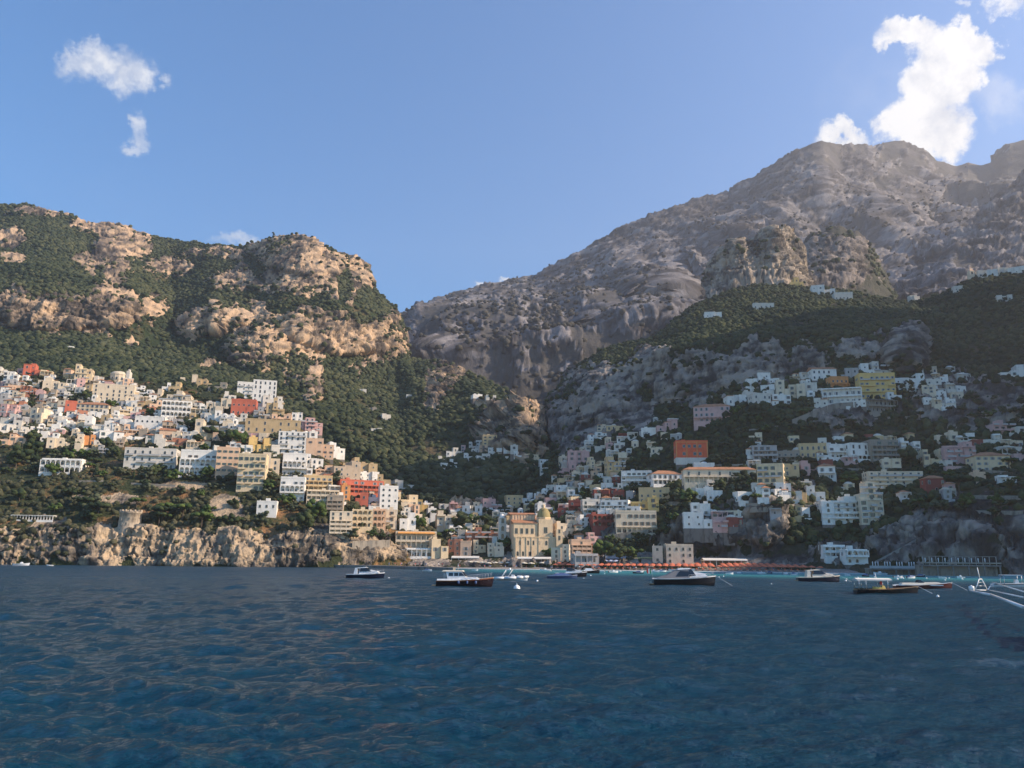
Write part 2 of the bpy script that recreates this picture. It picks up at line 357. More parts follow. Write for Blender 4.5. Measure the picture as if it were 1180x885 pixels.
def wnoise(sc,det,ro=.6):
    n=wn.new('ShaderNodeTexNoise'); n.inputs['Scale'].default_value=sc; n.inputs['Detail'].default_value=det; n.inputs['Roughness'].default_value=ro
    wl.new(tc.outputs['Generated'],n.inputs['Vector']); return n
nz=wnoise(11,7,.68)
# cloud blobs on the tangent plane of one fixed direction
blobs=[(1062,140,50,40,1.25),(1085,95,48,44,1.25),(1120,50,36,28,1.25),(1045,45,38,17,1),(1085,60,40,26,1),(975,158,30,12,.8),(1070,160,44,26,1),(1175,3,25,16,.6),(1128,2,14,7,.4),
 (114,78,50,27,.56),(144,97,30,33,.56),(80,72,34,19,.5),(187,88,14,8,.38),(157,165,14,18,.42),(273,272,36,11,.42),(556,335,16,6,.85),(595,327,18,4,.7),(1010,110,90,70,.12),(150,230,80,50,.05),(1150,110,40,30,.25)]

d0=rays(590,250); d0/=np.linalg.norm(d0); e1=np.cross(d0,[0,0,1.]); e1/=np.linalg.norm(e1); e2=np.cross(e1,d0)
def wvec(op,*a):
    m=wn.new('ShaderNodeVectorMath'); m.operation=op
    for i,v in enumerate(a):
        if v is None: continue
        if isinstance(v,(tuple,list)): m.inputs[i].default_value=v
        else: wl.new(v,m.inputs[i])
    return m
vs=wvec('MULTIPLY_ADD',nz.outputs['Color'],(.12,)*3,(-.06,)*3)
va=wvec('ADD',tc.outputs['Generated'],vs.outputs[0])
w0=wmath('MAXIMUM',wvec('DOT_PRODUCT',va.outputs[0],tuple(d0)).outputs['Value'],.05)
cu=wn.new('ShaderNodeCombineXYZ'); wl.new(wmath('DIVIDE',wvec('DOT_PRODUCT',va.outputs[0],tuple(e1)).outputs['Value'],w0),cu.inputs[0]); wl.new(wmath('DIVIDE',wvec('DOT_PRODUCT',va.outputs[0],tuple(e2)).outputs['Value'],w0),cu.inputs[1])
def uv(px,py):
    d=rays(px,py); return np.array([d@e1,d@e2])/(d@d0)
tot=None
for (bx,by,rx,ry,s) in blobs:
    c0=uv(bx,by); sx=np.linalg.norm(uv(bx+rx,by)-c0); sy=np.linalg.norm(uv(bx,by-ry)-c0)
    q=wvec('MULTIPLY_ADD',cu.outputs[0],(1/sx,1/sy,0),(-c0[0]/sx,-c0[1]/sy,0))
    dd=wvec('DOT_PRODUCT',q.outputs[0],q.outputs[0]).outputs['Value']
    m=wn.new('ShaderNodeMath'); m.operation='MULTIPLY_ADD'; wl.new(dd,m.inputs[0]); m.inputs[1].default_value=-s; m.inputs[2].default_value=1.3*s
    tot=m.outputs[0] if tot is None else wmath('MAXIMUM',tot,m.outputs[0])
tot=wmath('MAXIMUM',tot,0.0)
nz2=wnoise(30,4,.65)
dens=wmath('MULTIPLY',tot,wmath('ADD',.35,wmath('MULTIPLY',nz2.outputs['Fac'],1.5)),True)
mr=wn.new('ShaderNodeMapRange'); mr.interpolation_type='SMOOTHSTEP'; wl.new(dens,mr.inputs[0]); mr.inputs[1].default_value=.02; mr.inputs[2].default_value=1.05
mx=wn.new('ShaderNodeMix'); mx.data_type='RGBA'; wl.new(mr.outputs[0],mx.inputs[0]); hs=wn.new('ShaderNodeHueSaturation'); hs.inputs['Saturation'].default_value=1.28; wl.new(sky.outputs[0],hs.inputs['Color']); wl.new(hs.outputs[0],mx.inputs[6]); cr=wn.new('ShaderNodeValToRGB'); wl.new(nz2.outputs['Fac'],cr.inputs[0]); cr.color_ramp.elements[0].position=.3; cr.color_ramp.elements[0].color=(3.4,3.5,3.8,1); cr.color_ramp.elements[1].position=.55; cr.color_ramp.elements[1].color=(5,4.9,4.8,1); wl.new(cr.outputs[0],mx.inputs[7])
wl.new(mx.outputs[2],bg.inputs['Color'])
S.view_settings.view_transform='Standard'; S.view_settings.look='None'; S.view_settings.exposure=.86

S.cycles.max_bounces=5; S.cycles.diffuse_bounces=2; S.cycles.glossy_bounces=2; S.cycles.volume_bounces=0

S.cycles.sample_clamp_direct=1.7; S.cycles.sample_clamp_indirect=2.0
# ------------------------------------------------------------------ woods and scrub (nobody could count them)
def ico(sub):
    import bmesh
    bm=bmesh.new(); bmesh.ops.create_icosphere(bm,subdivisions=sub,radius=1)
    V=np.array([v.co[:] for v in bm.verts]); Fc=np.array([[v.index for v in f.verts] for f in bm.faces]); bm.free(); return V,Fc
def templates(sub,n,seed):
    V,Fc=ico(sub); out=[]
    for i in range(n):
        d=1+.55*fbm(V+i*9.7,.8,2,seed+i); W=V*d[:,None]; W[:,2]*=.8; out.append(W)
    return out,Fc
def foliage_mat(name,c1,c2,c3):
    t=NT(name); a=t.attr('tint').outputs['Fac']; n=t.noise(.9,2,rough=.7)
    f=t.math('ADD',a,t.math('MULTIPLY',t.math('SUBTRACT',n,.5),.7))
    t.col(t.ramp(f,[(.15,c1),(.5,c2),(.85,c3)]),.85,.2); t.bump(n,.8,1.0); return t.m
M_WOOD=foliage_mat('wood_leaves',(.014,.024,.010),(.030,.044,.016),(.062,.070,.026))
M_WOODL=foliage_mat('hill_scrub_leaves',(.020,.030,.012),(.042,.054,.022),(.080,.084,.038))
M_SCRUB=foliage_mat('scrub_leaves',(.030,.034,.018),(.055,.058,.028),(.10,.09,.05))
def scatter(name,sh,n_per,size,prob,mat,sub=1,seed=1,nt=14,smooth=True):
    g=np.random.default_rng(seed); G=sh.G[:sh.n]
    a=G[:-1,:-1]; b=G[:-1,1:]; c=G[1:,:-1]; ar=np.linalg.norm(np.cross(b-a,c-a),axis=-1)
    pm=prob(sh)[:-1,:-1]; ex=ar*pm/n_per
    k=g.poisson(ex); ii,jj=np.nonzero(k); rep=k[ii,jj]; ii=np.repeat(ii,rep); jj=np.repeat(jj,rep)
    u=g.random(len(ii))[:,None]; v=g.random(len(ii))[:,None]
    Pp=a[ii,jj]+(b-a)[ii,jj]*u+(c-a)[ii,jj]*v
    x,y=proj(Pp); ok=(x>-60)&(x<1240); Pp=Pp[ok]
    N=len(Pp); T,Fc=templates(sub,nt,seed); T=np.array(T); nv=T.shape[1]
    s=size*np.exp(np.clip(g.normal(0,.34,N),-.8,.42)); r=g.random(N)*6.283; ti=g.integers(0,nt,N)
    W=T[ti]; cr,sr=np.cos(r)[:,None],np.sin(r)[:,None]
    X=(W[...,0]*cr-W[...,1]*sr)*s[:,None]; Y=(W[...,0]*sr+W[...,1]*cr)*s[:,None]; Z=W[...,2]*s[:,None]*(.75+.6*g.random(N))[:,None]+s[:,None]*.25
    V=np.stack([X,Y,Z],-1)+Pp[:,None,:]
    FF=(Fc[None]+(np.arange(N)*nv)[:,None,None]).reshape(-1,3)
    tone=.5+.5*fbm(Pp,70,3,seed+5)+g.normal(0,.25,N)
    o=mesh_np(name,V.reshape(-1,3),FF,[mat],smooth,attrs={'tint':np.repeat(tone,nv)})
    tag(o,kind='stuff'); print(name,N); return o
def pr_wood(bias=0,sc=30,seed=5,lo=.15):
    def f(sh):
        n=fbm(sh.G[:sh.n],sc,4,seed)
        led=fbm(sh.G[:sh.n],sc*.7,3,seed+40,st=(.5,.5,2.6))
        return (1-sh.rk)*np.clip(lo+1.7*sstep(-.35+bias,.25+bias,n),0,1.4)+sh.rk*(.02+.22*sstep(.2,.4,led))
    return f
scatter('forest',S2,20,2.9,pr_wood(-.1,60,5,.3),M_WOODL,1,3)
def pr4(sh):
    w=pr_wood(-.1,40,8,.35)(sh); px,py=sh.px,sh.py
    return w*np.where(py>630,0.0,1)*np.where((py>480)&(px<760),.6,1.0)
scatter('forest',S4,17,2.1,pr4,M_WOOD,1,4)
def pr1(sh):
    px,py=sh.px,sh.py
    town=sstep(560,545,py); n=fbm(sh.G[:sh.n],14,4,3)
    w=(1-sh.rk)*np.clip(.15+1.5*sstep(-.25,.3,n),0,1.3)
    w=np.where(px<110*1.0,w+.25*(py>500),w)
    return (w+sh.rk*.02)*(1-.55*town)*np.where(py>642,.0,1)
scatter('scrub',S1,9,1.5,pr1,M_SCRUB,1,6)
scatter('scrub',S6,60,3.2,pr_wood(.0,40,9),M_WOOD,1,7)
scatter('scrub',S7,120,4,pr_wood(.2,60,9,.1),M_WOOD,1,8)
def pr5(sh):
    n=fbm(sh.G[:sh.n],220,4,31); return np.clip(sstep(.0,.35,n)+.1,0,1)*sstep(170,420,sh.py)
M_BURNT=foliage_mat('burnt_scrub',(.030,.030,.024),(.050,.047,.036),(.075,.068,.052))
scatter('scrub',S5,420,5,pr5,M_BURNT,1,9)
# ------------------------------------------------------------------ mesh builder
class MB:
    def __init__(s): s.v=[]; s.f=[]; s.m=[]; s.sm=[]
    def add(s,V,Fc,m=0,sm=False):
        b=len(s.v); s.v+=[tuple(p) for p in V]
        for f in Fc: s.f.append(tuple(b+i for i in f)); s.m.append(m); s.sm.append(sm)
    def box(s,x0,x1,y0,y1,z0,z1,m=0):
        s.add([(x0,y0,z0),(x1,y0,z0),(x1,y1,z0),(x0,y1,z0),(x0,y0,z1),(x1,y0,z1),(x1,y1,z1),(x0,y1,z1)],
              [(0,3,2,1),(4,5,6,7),(0,1,5,4),(1,2,6,5),(2,3,7,6),(3,0,4,7)],m)
    def cyl(s,x,y,z0,z1,r0,r1,n=8,m=0,cap=True,sm=True):
        V=[(x+r0*math.cos(6.2832*i/n),y+r0*math.sin(6.2832*i/n),z0) for i in range(n)]+[(x+r1*math.cos(6.2832*i/n),y+r1*math.sin(6.2832*i/n),z1) for i in range(n)]
        s.add(V,[(i,(i+1)%n,n+(i+1)%n,n+i) for i in range(n)],m,sm)
        if cap: s.add(V[n:],[tuple(range(n))],m); s.add(V[:n],[tuple(range(n-1,-1,-1))],m)
    def rev(s,x,y,prof,n=16,m=0,sm=True,sx=1,sy=1):
        V=[]; 
        for r,z in prof: V+=[(x+sx*r*math.cos(6.2832*i/n),y+sy*r*math.sin(6.2832*i/n),z) for i in range(n)]
        s.add(V,[(k*n+i,k*n+(i+1)%n,(k+1)*n+(i+1)%n,(k+1)*n+i) for k in range(len(prof)-1) for i in range(n)],m,sm)
    def tube(s,a,b,r,m=0,n=5):
        a=Vector(a); b=Vector(b); d=(b-a); L=d.length; q=d.to_track_quat('Z','Y')
        V=[a+q@Vector((r*math.cos(6.2832*i/n),r*math.sin(6.2832*i/n),z)) for z in (0,L) for i in range(n)]
        s.add(V,[(i,(i+1)%n,n+(i+1)%n,n+i) for i in range(n)]+[tuple(range(n-1,-1,-1)),tuple(range(n,2*n))],m,True)
    def mesh(s,name,mats):
        me=bpy.data.meshes.new(name); me.from_pydata(s.v,[],s.f)
        for m in mats: me.materials.append(m)
        me.polygons.foreach_set('material_index',s.m); me.polygons.foreach_set('use_smooth',s.sm); me.update(); return me
    def build(s,name,mats,parent=None,loc=(0,0,0)):
        o=bpy.data.objects.new(name,s.mesh(name,mats)); COL.objects.link(o); o.parent=parent; o.location=loc; return o
def put(name,me,parent=None,loc=(0,0,0),scale=(1,1,1),rz=0):
    o=bpy.data.objects.new(name,me); COL.objects.link(o); o.parent=parent; o.location=loc; o.scale=scale; o.rotation_euler=(0,0,rz); return o
def empty(name,loc,rz=0):
    o=bpy.data.objects.new(name,None); COL.objects.link(o); o.location=loc; o.rotation_euler=(0,0,rz); o.empty_display_size=.5; return o
def copy_tree(o,parent=None):
    c=o.copy(); COL.objects.link(c); c.parent=parent
    for ch in list(KIDS.get(o.name,[])): copy_tree(ch,c)
    return c
KIDS={}
def reg(root):
    for o in COL.objects:
        if o.parent is not None: KIDS.setdefault(o.parent.name,[])
    def rec(r):
        KIDS[r.name]=[o for o in COL.objects if o.parent==r]
        for k in KIDS[r.name]: rec(k)
    rec(root)
MC={}
def wallmat(name,c,dirt=.16,rough=.85):
    if name in MC: return MC[name]
    t=NT(name); n=t.noise(.35,4,rough=.7,st=(1,1,.45)); 
    t.col(t.ramp(n,[(.3,tuple(x*(1-dirt*1.6) for x in c)),(.5,c),(.8,tuple(min(1,x*1.05) for x in c))]),rough,.25); MC[name]=t.m; return t.m
def plain(name,c,rough=.5,spec=.4,metal=0):
    if name in MC: return MC[name]
    t=NT(name); n=t.noise(1.7,2); t.col(t.ramp(n,[(.3,tuple(x*.86 for x in c)),(.7,c)]),rough,spec); t.b.inputs['Metallic'].default_value=metal; MC[name]=t.m; return t.m
WC={'white':(.78,.73,.65),'off-white':(.64,.58,.49),'cream':(.69,.56,.40),'pale yellow':(.70,.54,.34),'mustard':(.60,.43,.23),'yellow':(.70,.47,.18),'ochre':(.50,.36,.20),'peach':(.66,.44,.29),
    'pink':(.58,.36,.32),'orange':(.62,.27,.10),'red':(.55,.15,.09),'dark red':(.26,.075,.055),'tan':(.42,.33,.24),'grey':(.40,.38,.36),'stone':(.30,.26,.21),'terracotta':(.46,.20,.12)}
def wm(c): return wallmat('plaster_'+c.replace(' ','_').replace('-','_'),WC[c])
M_GLASS=plain('dark_glass',(.018,.022,.026),.12,.6)
M_DARK=plain('dark_interior',(.03,.028,.026),.8,.2)
M_TRIM=plain('window_trim',(.42,.40,.36),.6)
M_SHUT=[plain('green_shutter',(.05,.11,.07),.6),plain('brown_shutter',(.13,.075,.045),.6),plain('grey_shutter',(.30,.32,.33),.6)]
M_TILE=wallmat('roof_tiles',(.40,.19,.10),.3); M_TERR=wallmat('terrace_floor',(.45,.40,.34),.2)
M_RAIL=plain('railing_paint',(.45,.44,.42),.5); M_WALLST=wallmat('dry_stone',(.27,.235,.19),.4)
M_FOUND=wallmat('foundation_stone',(.19,.165,.14),.4)
M_VINE=foliage_mat('vine_leaves',(.018,.030,.010),(.035,.055,.018),(.07,.085,.03))
# BVHs
def bvh(sh): return BVHTree.FromPolygons([tuple(map(float,v)) for v in sh.V],[tuple(map(int,f)) for f in sh.F])
BV=[(s,bvh(s)) for s in (S1,S2,S4)]
CO=Vector((0,0,CH))
def hit(px,py,which=None):
    r=Vector(rays(px,py)).normalized(); best=None
    for s,b in BV:
        if which and s not in which: continue
        h=b.ray_cast(CO,r)
        if h[0] is not None and (best is None or h[3]<best[3]): best=h
    return best
def ground(x,y):
    z=-9
    for s,b in BV:
        h=b.ray_cast(Vector((x,y,900)),Vector((0,0,-1)))
        if h[0] is not None: z=max(z,h[0].z)
    return z
# ------------------------------------------------------------------ windows
WIN={}
def win(kind,sh,w=1.0,h=1.5):
    k=(kind,sh,w,h)
    if k in WIN: return WIN[k]
    b=MB()
    if kind=='arch':
        n=8; pts=[(-w/2,0),(w/2,0),(w/2,h-w/2)]+[(w/2*math.cos(math.pi*i/n),h-w/2+w/2*math.sin(math.pi*i/n)) for i in range(1,n)]+[(-w/2,h-w/2)]
        q=.13; outer=[((x*(1+2*q/w)),(z-q if z<.01 else z+q*(z/h))) for x,z in pts]
        N=len(pts)
        b.add([(x,-.03,z) for x,z in pts],[tuple(range(N))],1)
        b.add([(x,-.09,z) for x,z in outer]+[(x,-.09,z) for x,z in pts]+[(x,.05,z) for x,z in outer]+[(x,-.02,z) for x,z in pts],
              [(i,(i+1)%N,N+(i+1)%N,N+i) for i in range(N)]+[((i+1)%N,i,2*N+i,2*N+(i+1)%N) for i in range(N)]+[(N+i,N+(i+1)%N,3*N+(i+1)%N,3*N+i) for i in range(N)],0)
    else:
        b.box(-w/2,w/2,-.035,.05,0,h,1)
        b.box(-w/2-.08,-w/2,-.07,.05,-.1,h+.12,0); b.box(w/2,w/2+.08,-.10,.05,-.1,h+.12,0); b.box(-w/2,w/2,-.10,.05,h,h+.12,0); b.box(-w/2,w/2,-.16,.05,-.12,0,0)
        b.box(-.03,.03,-.06,-.036,0,h,0)
        if kind=='shut':
            b.box(-w-.02,-w/2-.125,-.13,-.02,0,h,2); b.box(w/2+.125,w+.02,-.13,-.02,0,h,2)
    WIN[k]=b.mesh('window',[M_TRIM,M_GLASS,M_SHUT[sh]]); return WIN[k]
# ------------------------------------------------------------------ houses
HOUSES=[]; BOXES=[]
WORDN={1:'one',2:'two',3:'three',4:'four',5:'five',6:'six',7:'seven'}
def house(x0,x1,yt,yb,color,label=None,roof='flat',rot=None,feat='',name='house',cat='house',depth=None,floors=None,which=None,loc=None,group=None,side=None,wk=None,nowin=False,Y=None,push=0,loggia=(),auto=False):
    cx=(x0+x1)/2
    if loc is None:
        h=hit(cx,yb,which)
        if h is None: return None
        p=h[0]
    else: p=Vector(loc)
    if Y: p=Vector(P(cx,yb,Y))
    if push: p=Vector(P(cx,yb,p.y-push))
    Yd=p.y; mpp=Yd/F/1.0
    pr=P(x1,yb,Yd)-P(x0,yb,Yd); 
    if rot is None:
        rot=random.gauss(17,7) if cx<520 else (random.gauss(4,7) if cx<700 else random.gauss(-7,8))
    bear=math.degrees(math.atan2(p.x,p.y))
    rel=math.radians(rot)
    w=abs(pr[0])/max(.55,math.cos(math.radians(rot+bear*0.0)))*.96
    hgt=float(P(cx,yt,Yd)[2]-p.z); hgt=max(hgt,2.8)
    nf=floors or max(1,round(hgt/3.25)); fh=hgt/nf
    d=depth or min(max(w*.75,6),13)
    bd=5+d*.25
    big=F/Yd   # px per metre
    root=empty(name,p,rel)
    col=wm(color); b=MB()
    # volumes: (xa,xb,ya,yb,top,floors)
    split=(auto or 'step' in feat or (name=='house' and not loggia and random.random()<.75)) and w>6.5
    vols=[]; fd=MB()
    if split:
        ns=2 if w<11 else (3 if w<19 else 4); cut=sorted(-w/2+w*(k+random.uniform(-.22,.22))/ns for k in range(1,ns)); xs=[-w/2]+cut+[w/2]; full=random.randrange(ns)
        for k in range(ns):
            fl_=nf if k==full else max(1,nf-random.choice((0,1,1,2)))
            yo=0 if k==full else random.uniform(-1.6,2.6)
            top=fl_*fh+(0 if k==full else random.uniform(-.5,.4))
            vols.append((xs[k]+(.003 if k else 0),xs[k+1]-(.003 if k<ns-1 else 0),yo,d+random.uniform(-1,1),top,fl_))
        if nf>=3 and random.random()<.6:      # set-back top storey
            xa,xb,ya,yb0,top,f_=vols[full]; vols[full]=(xa,xb,ya,yb0,top-fh,f_-1)
            q=(xb-xa)*.15; vols.append((xa+q,xb-q*random.random(),ya+2.4,yb0-.4,top,-1))
    elif 'step' in feat and nf>=3:
        vols=[(-w/2,w/2,0,d,hgt-fh,nf-1)]; s=-w/2 if random.random()<.5 else -w/2+w*.3; vols.append((s+.1,s+w*.7-.1,2.2,d-.2,hgt,-1))
    else: vols=[(-w/2,w/2,0,d,hgt,nf)]
    for xa,xb,ya,yb_,top,f_ in vols:
        b.box(xa,xb,ya,yb_,-.4 if f_>0 else top-fh-.1,top,0)
        if f_>0: fd.box(xa-.08,xb+.08,ya-.08,yb_,-bd,-.402,0)
    if auto and random.random()<.5:           # front terrace on its retaining wall
        b.box(-w*.5,w*random.uniform(.1,.5),-random.uniform(2,3.5),-.01,-bd*.5,random.uniform(-.3,.5),0)
    if nf>1 and not split: b.box(-w/2-.06,w/2+.06,-.07,d*.98,vols[0][4]-.28,vols[0][4]-.02,0)
    b.build('wall',[col],root); fd.build('foundation',[M_FOUND],root)
    r=MB()
    for vi,(xa,xb,ya,yb_,top,f_) in enumerate(vols):
        rt=roof
        if split and roof in('hip','gable','dome') and vi!=(full if vols[-1][5]>0 else len(vols)-1): rt='flat'
        ww_=xb-xa
        if rt=='flat':
            t=.22; ph=random.choice((.5,.8,.95)); z=top
            r.box(xa-.04,xb+.04,ya-.04,ya+t,z+.005,z+ph,0); r.box(xa-.04,xa+t,ya+t,yb_,z+.005,z+ph,0); r.box(xb-t,xb+.04,ya+t,yb_,z+.005,z+ph,0); r.box(xa+t,xb-t,yb_-t,yb_,z+.005,z+ph,0)
            r.box(xa+t,xb-t,ya+t,yb_-t,z+.005,z+.06,1)
            if ww_>5 and random.random()<.7:
                q=xa+ww_*random.uniform(.15,.5); m=(ya+yb_)/2; r.box(q,q+2.3,m,m+2.4,z+.07,z+2.2,0)
            if random.random()<.6: r.box(xa+.5,xa+1.0,yb_-1.4,yb_-.9,z+.07,z+1.4,0)
        elif rt in('hip','gable'):
            e=.4; dd=yb_-ya; rh=min(dd,ww_)*.18+.4; k=min(ww_,dd)*.45 if rt=='hip' else 0; my=(ya+yb_)/2
            V=[(xa-e,ya-e,top),(xb+e,ya-e,top),(xb+e,yb_+e,top),(xa-e,yb_+e,top),(xa+k,my,top+rh),(xb-k,my,top+rh)]+[(x_,y_,top-.18) for x_,y_ in ((xa-e,ya-e),(xb+e,ya-e),(xb+e,yb_+e),(xa-e,yb_+e))]
            r.add(V,[(0,1,5,4),(1,2,5),(2,3,4,5),(3,0,4),(6,7,1,0),(7,8,2,1),(8,9,3,2),(9,6,0,3),(9,8,7,6)],2)
        else:
            r.box(xa-.05,xb+.05,ya-.05,yb_,top-.02,top+.3,0); nd=max(1,round(ww_/5.5)); sp=ww_/nd
            for i in range(nd):
                R=sp*.46; r.rev(xa+sp*(i+.5),(ya+yb_)/2,[(R*math.cos(a),top+.3+R*.55*math.sin(a)) for a in [0,.26,.52,.79,1.05,1.31,1.56]],12,0,sy=min(1.4,(yb_-ya)*.46/R))
    r.build('roof',[col if roof!='dome' else wm('off-white' if color!='white' else 'white'),M_TERR,M_TILE],root)
    # windows
    if not nowin:
        kind=wk or random.choice(['shut','shut','plain','arch','plain']); shc=random.randrange(3)
        spc=3.0 if big>1.3 else 3.9; spc=max(spc,w/8)
        wh=random.choice((1.3,1.5,1.9,2.1)); wh=min(wh,fh*.62)
        me=win(kind,shc,1.1,round(wh,1)); me2=win('plain',shc,.8,1.0)
        for xa,xb,ya,yb_,top,f_ in vols:
            n_=max(1,int((xb-xa-.6)/spc)); fs=[int(round(top/fh))-1] if f_<0 else range(f_)
            jx=random.uniform(-.3,.3)
            for f in fs:
                for i in range(n_):
                    if random.random()<(.26 if split else .14): continue
                    small=split and random.random()<.25
                    put('window',me2 if small else me,root,(xa+(xb-xa)*(i+.5)/n_+jx+(random.uniform(-.3,.3) if split else 0),ya-.002,min(f*fh+fh*(.36 if small else .22),top-wh-.35)),(1.5,1,1.2) if 'pil' in feat else (1,1,1))
        if side!=0 and (d>5):
            ns=max(1,int(d/4.5))
            for sd_ in ((1,) if cx<620 else (1,-1)):
                for f in range(min(nf,max(1,(vols[-1] if sd_>0 and vols[-1][5]>0 else vols[0])[5]))):
                    for i in range(ns):
                        if random.random()<.3: continue
                        put('window',me,root,(sd_*(w/2+.002),2.6+(d-4.2)*(i+.5)/ns,f*fh+fh*.24),(1,1,1),rz=sd_*math.pi/2)
    # balconies / loggias
    fl=set(loggia)
    if 'balc' in feat: fl|=set(range(1,nf)) if nf<6 else set(range(1,nf,1))
    for f in sorted(fl):
        if f in loggia:
            g=MB(); dp=2.1; z=f*fh
            g.box(-w/2,w/2,-dp,-.01,z+fh-.32,z+fh-.05,0); g.box(-w/2,w/2,-dp,-.01,z-.02,z+.14,0)
            n=max(2,round(w/2.8))
            for i in range(n+1):
                x=-w/2+.18+(w-.36)*i/n; g.box(x-.17,x+.17,-dp+.02,-dp+.32,z+.14,z+fh-.32,0)
                if i<n and 'arcade' in feat:
                    xn=-w/2+.18+(w-.36)*(i+1)/n; R=(xn-x-.34)/2; zc=z+fh-.34-min(R,fh*.35); hh=min(R,fh*.35); q=6
                    pts=[(x+.17+R-R*math.cos(math.pi*j/q),zc+hh*math.sin(math.pi*j/q)*.96) for j in range(q+1)]
                    for j in range(q): g.add([(pts[j][0],-dp+.05,pts[j][1]),(pts[j+1][0],-dp+.05,pts[j+1][1]),(pts[j+1][0],-dp+.05,z+fh-.32),(pts[j][0],-dp+.05,z+fh-.32),(pts[j][0],-dp+.29,pts[j][1]),(pts[j+1][0],-dp+.29,pts[j+1][1]),(pts[j+1][0],-dp+.29,z+fh-.32),(pts[j][0],-dp+.29,z+fh-.32)],[(0,1,2,3),(7,6,5,4),(0,4,5,1)],0)
            g.box(-w/2+.35,w/2-.35,-dp+.1,-dp+.18,z+.14,z+.95,0)
            if f==0: g.box(-w/2,w/2,-dp,-.01,-bd*.7,-.03,0)
            g.build('loggia',[col],root)
        else:
            g=MB(); z=f*fh; q=-w*.48
            while q<w*.4:
                L_=random.uniform(2.2,max(2.6,w*.45)); e_=min(q+L_,w*.48)
                if random.random()<.75: g.box(q,e_,-1.25,-.005,z-.12,z+.06,0); g.box(q,e_,-1.25,-1.17,z+.06,z+.98,1)
                q=e_+random.uniform(.5,2.2)
            if g.v: g.build('balcony',[col,M_RAIL if random.random()<.6 else col],root)
    if 'awn' in feat:
        g=MB(); z=fh*.9 if 'top' not in feat else hgt+.5; g.add([(-w*.45,-.05,z),(w*.45,-.05,z),(w*.45,-2.8,z-.8),(-w*.45,-2.8,z-.8),(-w*.45,-.05,z-.06),(w*.45,-.05,z-.06),(w*.45,-2.8,z-1.1),(-w*.45,-2.8,z-1.1)],[(0,1,2,3),(7,6,5,4),(3,2,6,7),(0,3,7,4),(1,5,6,2)],0)
        g.build('awning',[plain('orange_canvas',(.75,.33,.07),.8) if 'orange' in feat else plain('cream_canvas',(.70,.66,.58),.8)],root)
    if 'pil' in feat:
        g=MB()
        for k in range(4): x=-w/2+.35+(w-.7)*k/3; g.box(x-.32,x+.32,-.16,-.004,fh*.9,hgt,0)
        g.box(-w/2-.1,w/2+.1,-.3,-.004,hgt-.5,hgt-.05,0); g.build('pilaster_trim',[wm('orange')],root)
        g=MB(); g.box(-w/2-.12,w/2+.12,-.2,d,-.3,fh*.88,0); g.build('base_storey',[wm('off-white')],root)
    if 'perg' in feat:
        g=MB(); z=hgt+.06
        for x in (-w*.4,0,w*.4):
            for y in (.5,d*.45): g.box(x-.1,x+.1,y-.1,y+.1,z,z+2.4,0)
        for i in range(7): x=-w*.42+w*.84*i/6; g.box(x-.06,x+.06,.3,d*.5,z+2.4,z+2.52,0)
        g.build('pergola',[M_SHUT[1]],root)
    root['label']=label or 'tmp'; root['category']=cat
    if group: root['group']=group
    HOUSES.append(dict(o=root,x=cx,y=(yt+yb)/2,col=color,nf=nf,w=w,roof=roof,feat=feat,auto=auto,logg=bool(loggia),wk=wk,cat=cat,name=name))
    BOXES.append((x0,x1,yt,yb))
    return root
# ------------------------------------------------------------------ the town: x0,x1,ytop,ybase in the 1180-px photograph frame, placed on the slope by ray
H=house
LANDM=[]
def L(land,*a,**k):
    o=H(*a,**k)
    if o is not None and land: LANDM.append((land,HOUSES[-1]['x'],HOUSES[-1]['y']))
    return o
# left hillside, upper rows
H(3,20,428,441,'white','white cubic house at the far left edge of the upper left town',floors=3)
L('red gabled house',28,53,420,433,'red','red house with terracotta gable roof in the upper left town','hip',floors=2)
L('stacked yellow house',86,104,421,441,'pale yellow','pale yellow stacked house left of the domed chapel',feat='step balc',floors=4)
H(50,74,436,450,'cream','cream house with stepped terraces below the red gabled house',feat='step',floors=3)
L('long cream hotel',108,151,444,462,'cream','long cream three-storey hotel below the domed chapel',name='hotel',cat='hotel',wk='plain')
H(75,86,463,476,'red','small bright red house in the middle of the upper left town',floors=2)
H(88,124,466,475,'pale yellow','long low pale yellow house with terracotta roof, right of the small red house','hip')
L('pink-red edge house',0,16,467,480,'pink','pink and red house cut by the left picture edge',feat='balc')
H(31,56,471,488,'cream','cream corner house with sunlit side, left part of the town',feat='step',floors=3)
L('white modern villa',97,120,481,500,'white','white two-storey modern villa with flat overhanging roof, left town',feat='balc',floors=2)
H(120,141,487,499,'white','white low villa with red base, right of the modern villa','hip')
L('arched white villa',155,188,480,497,'white','white villa with arched windows and terracotta roof patch','dome',wk='arch',floors=2)
H(0,27,499,513,'peach','peach house with terracotta roof at the left picture edge','hip')
H(56,92,500,518,'cream','cream stepped house cluster above the pine trees at left',feat='step',floors=3)
H(97,108,502,513,'orange','tiny orange house between cream neighbours at left',floors=2)
H(118,166,498,510,'white','long white house with terracotta roof, above the large grey-white hotel','hip')
L('large grey-white hotel',143,200,517,541,'off-white','large grey-white hotel with three rows of windows and sunlit right end',name='hotel',cat='hotel',feat='balc',wk='arch',floors=3,depth=14,rot=12)
L('white arcaded villa',47,92,530,546,'white','white villa with arcades standing alone among trees at lower left',feat='arcade',loggia=(0,1),floors=2,rot=8)
L('white arcade block',187,218,463,481,'white','white block with two rows of dark arcade openings, upper left town',loggia=(0,1,2),feat='arcade',floors=3)
H(208,226,432,443,'cream','cream villa standing highest above the left town, beside a mustard one',feat='step',floors=3)
H(194,207,441,451,'mustard','mustard villa at the upper edge of the left town',floors=2)
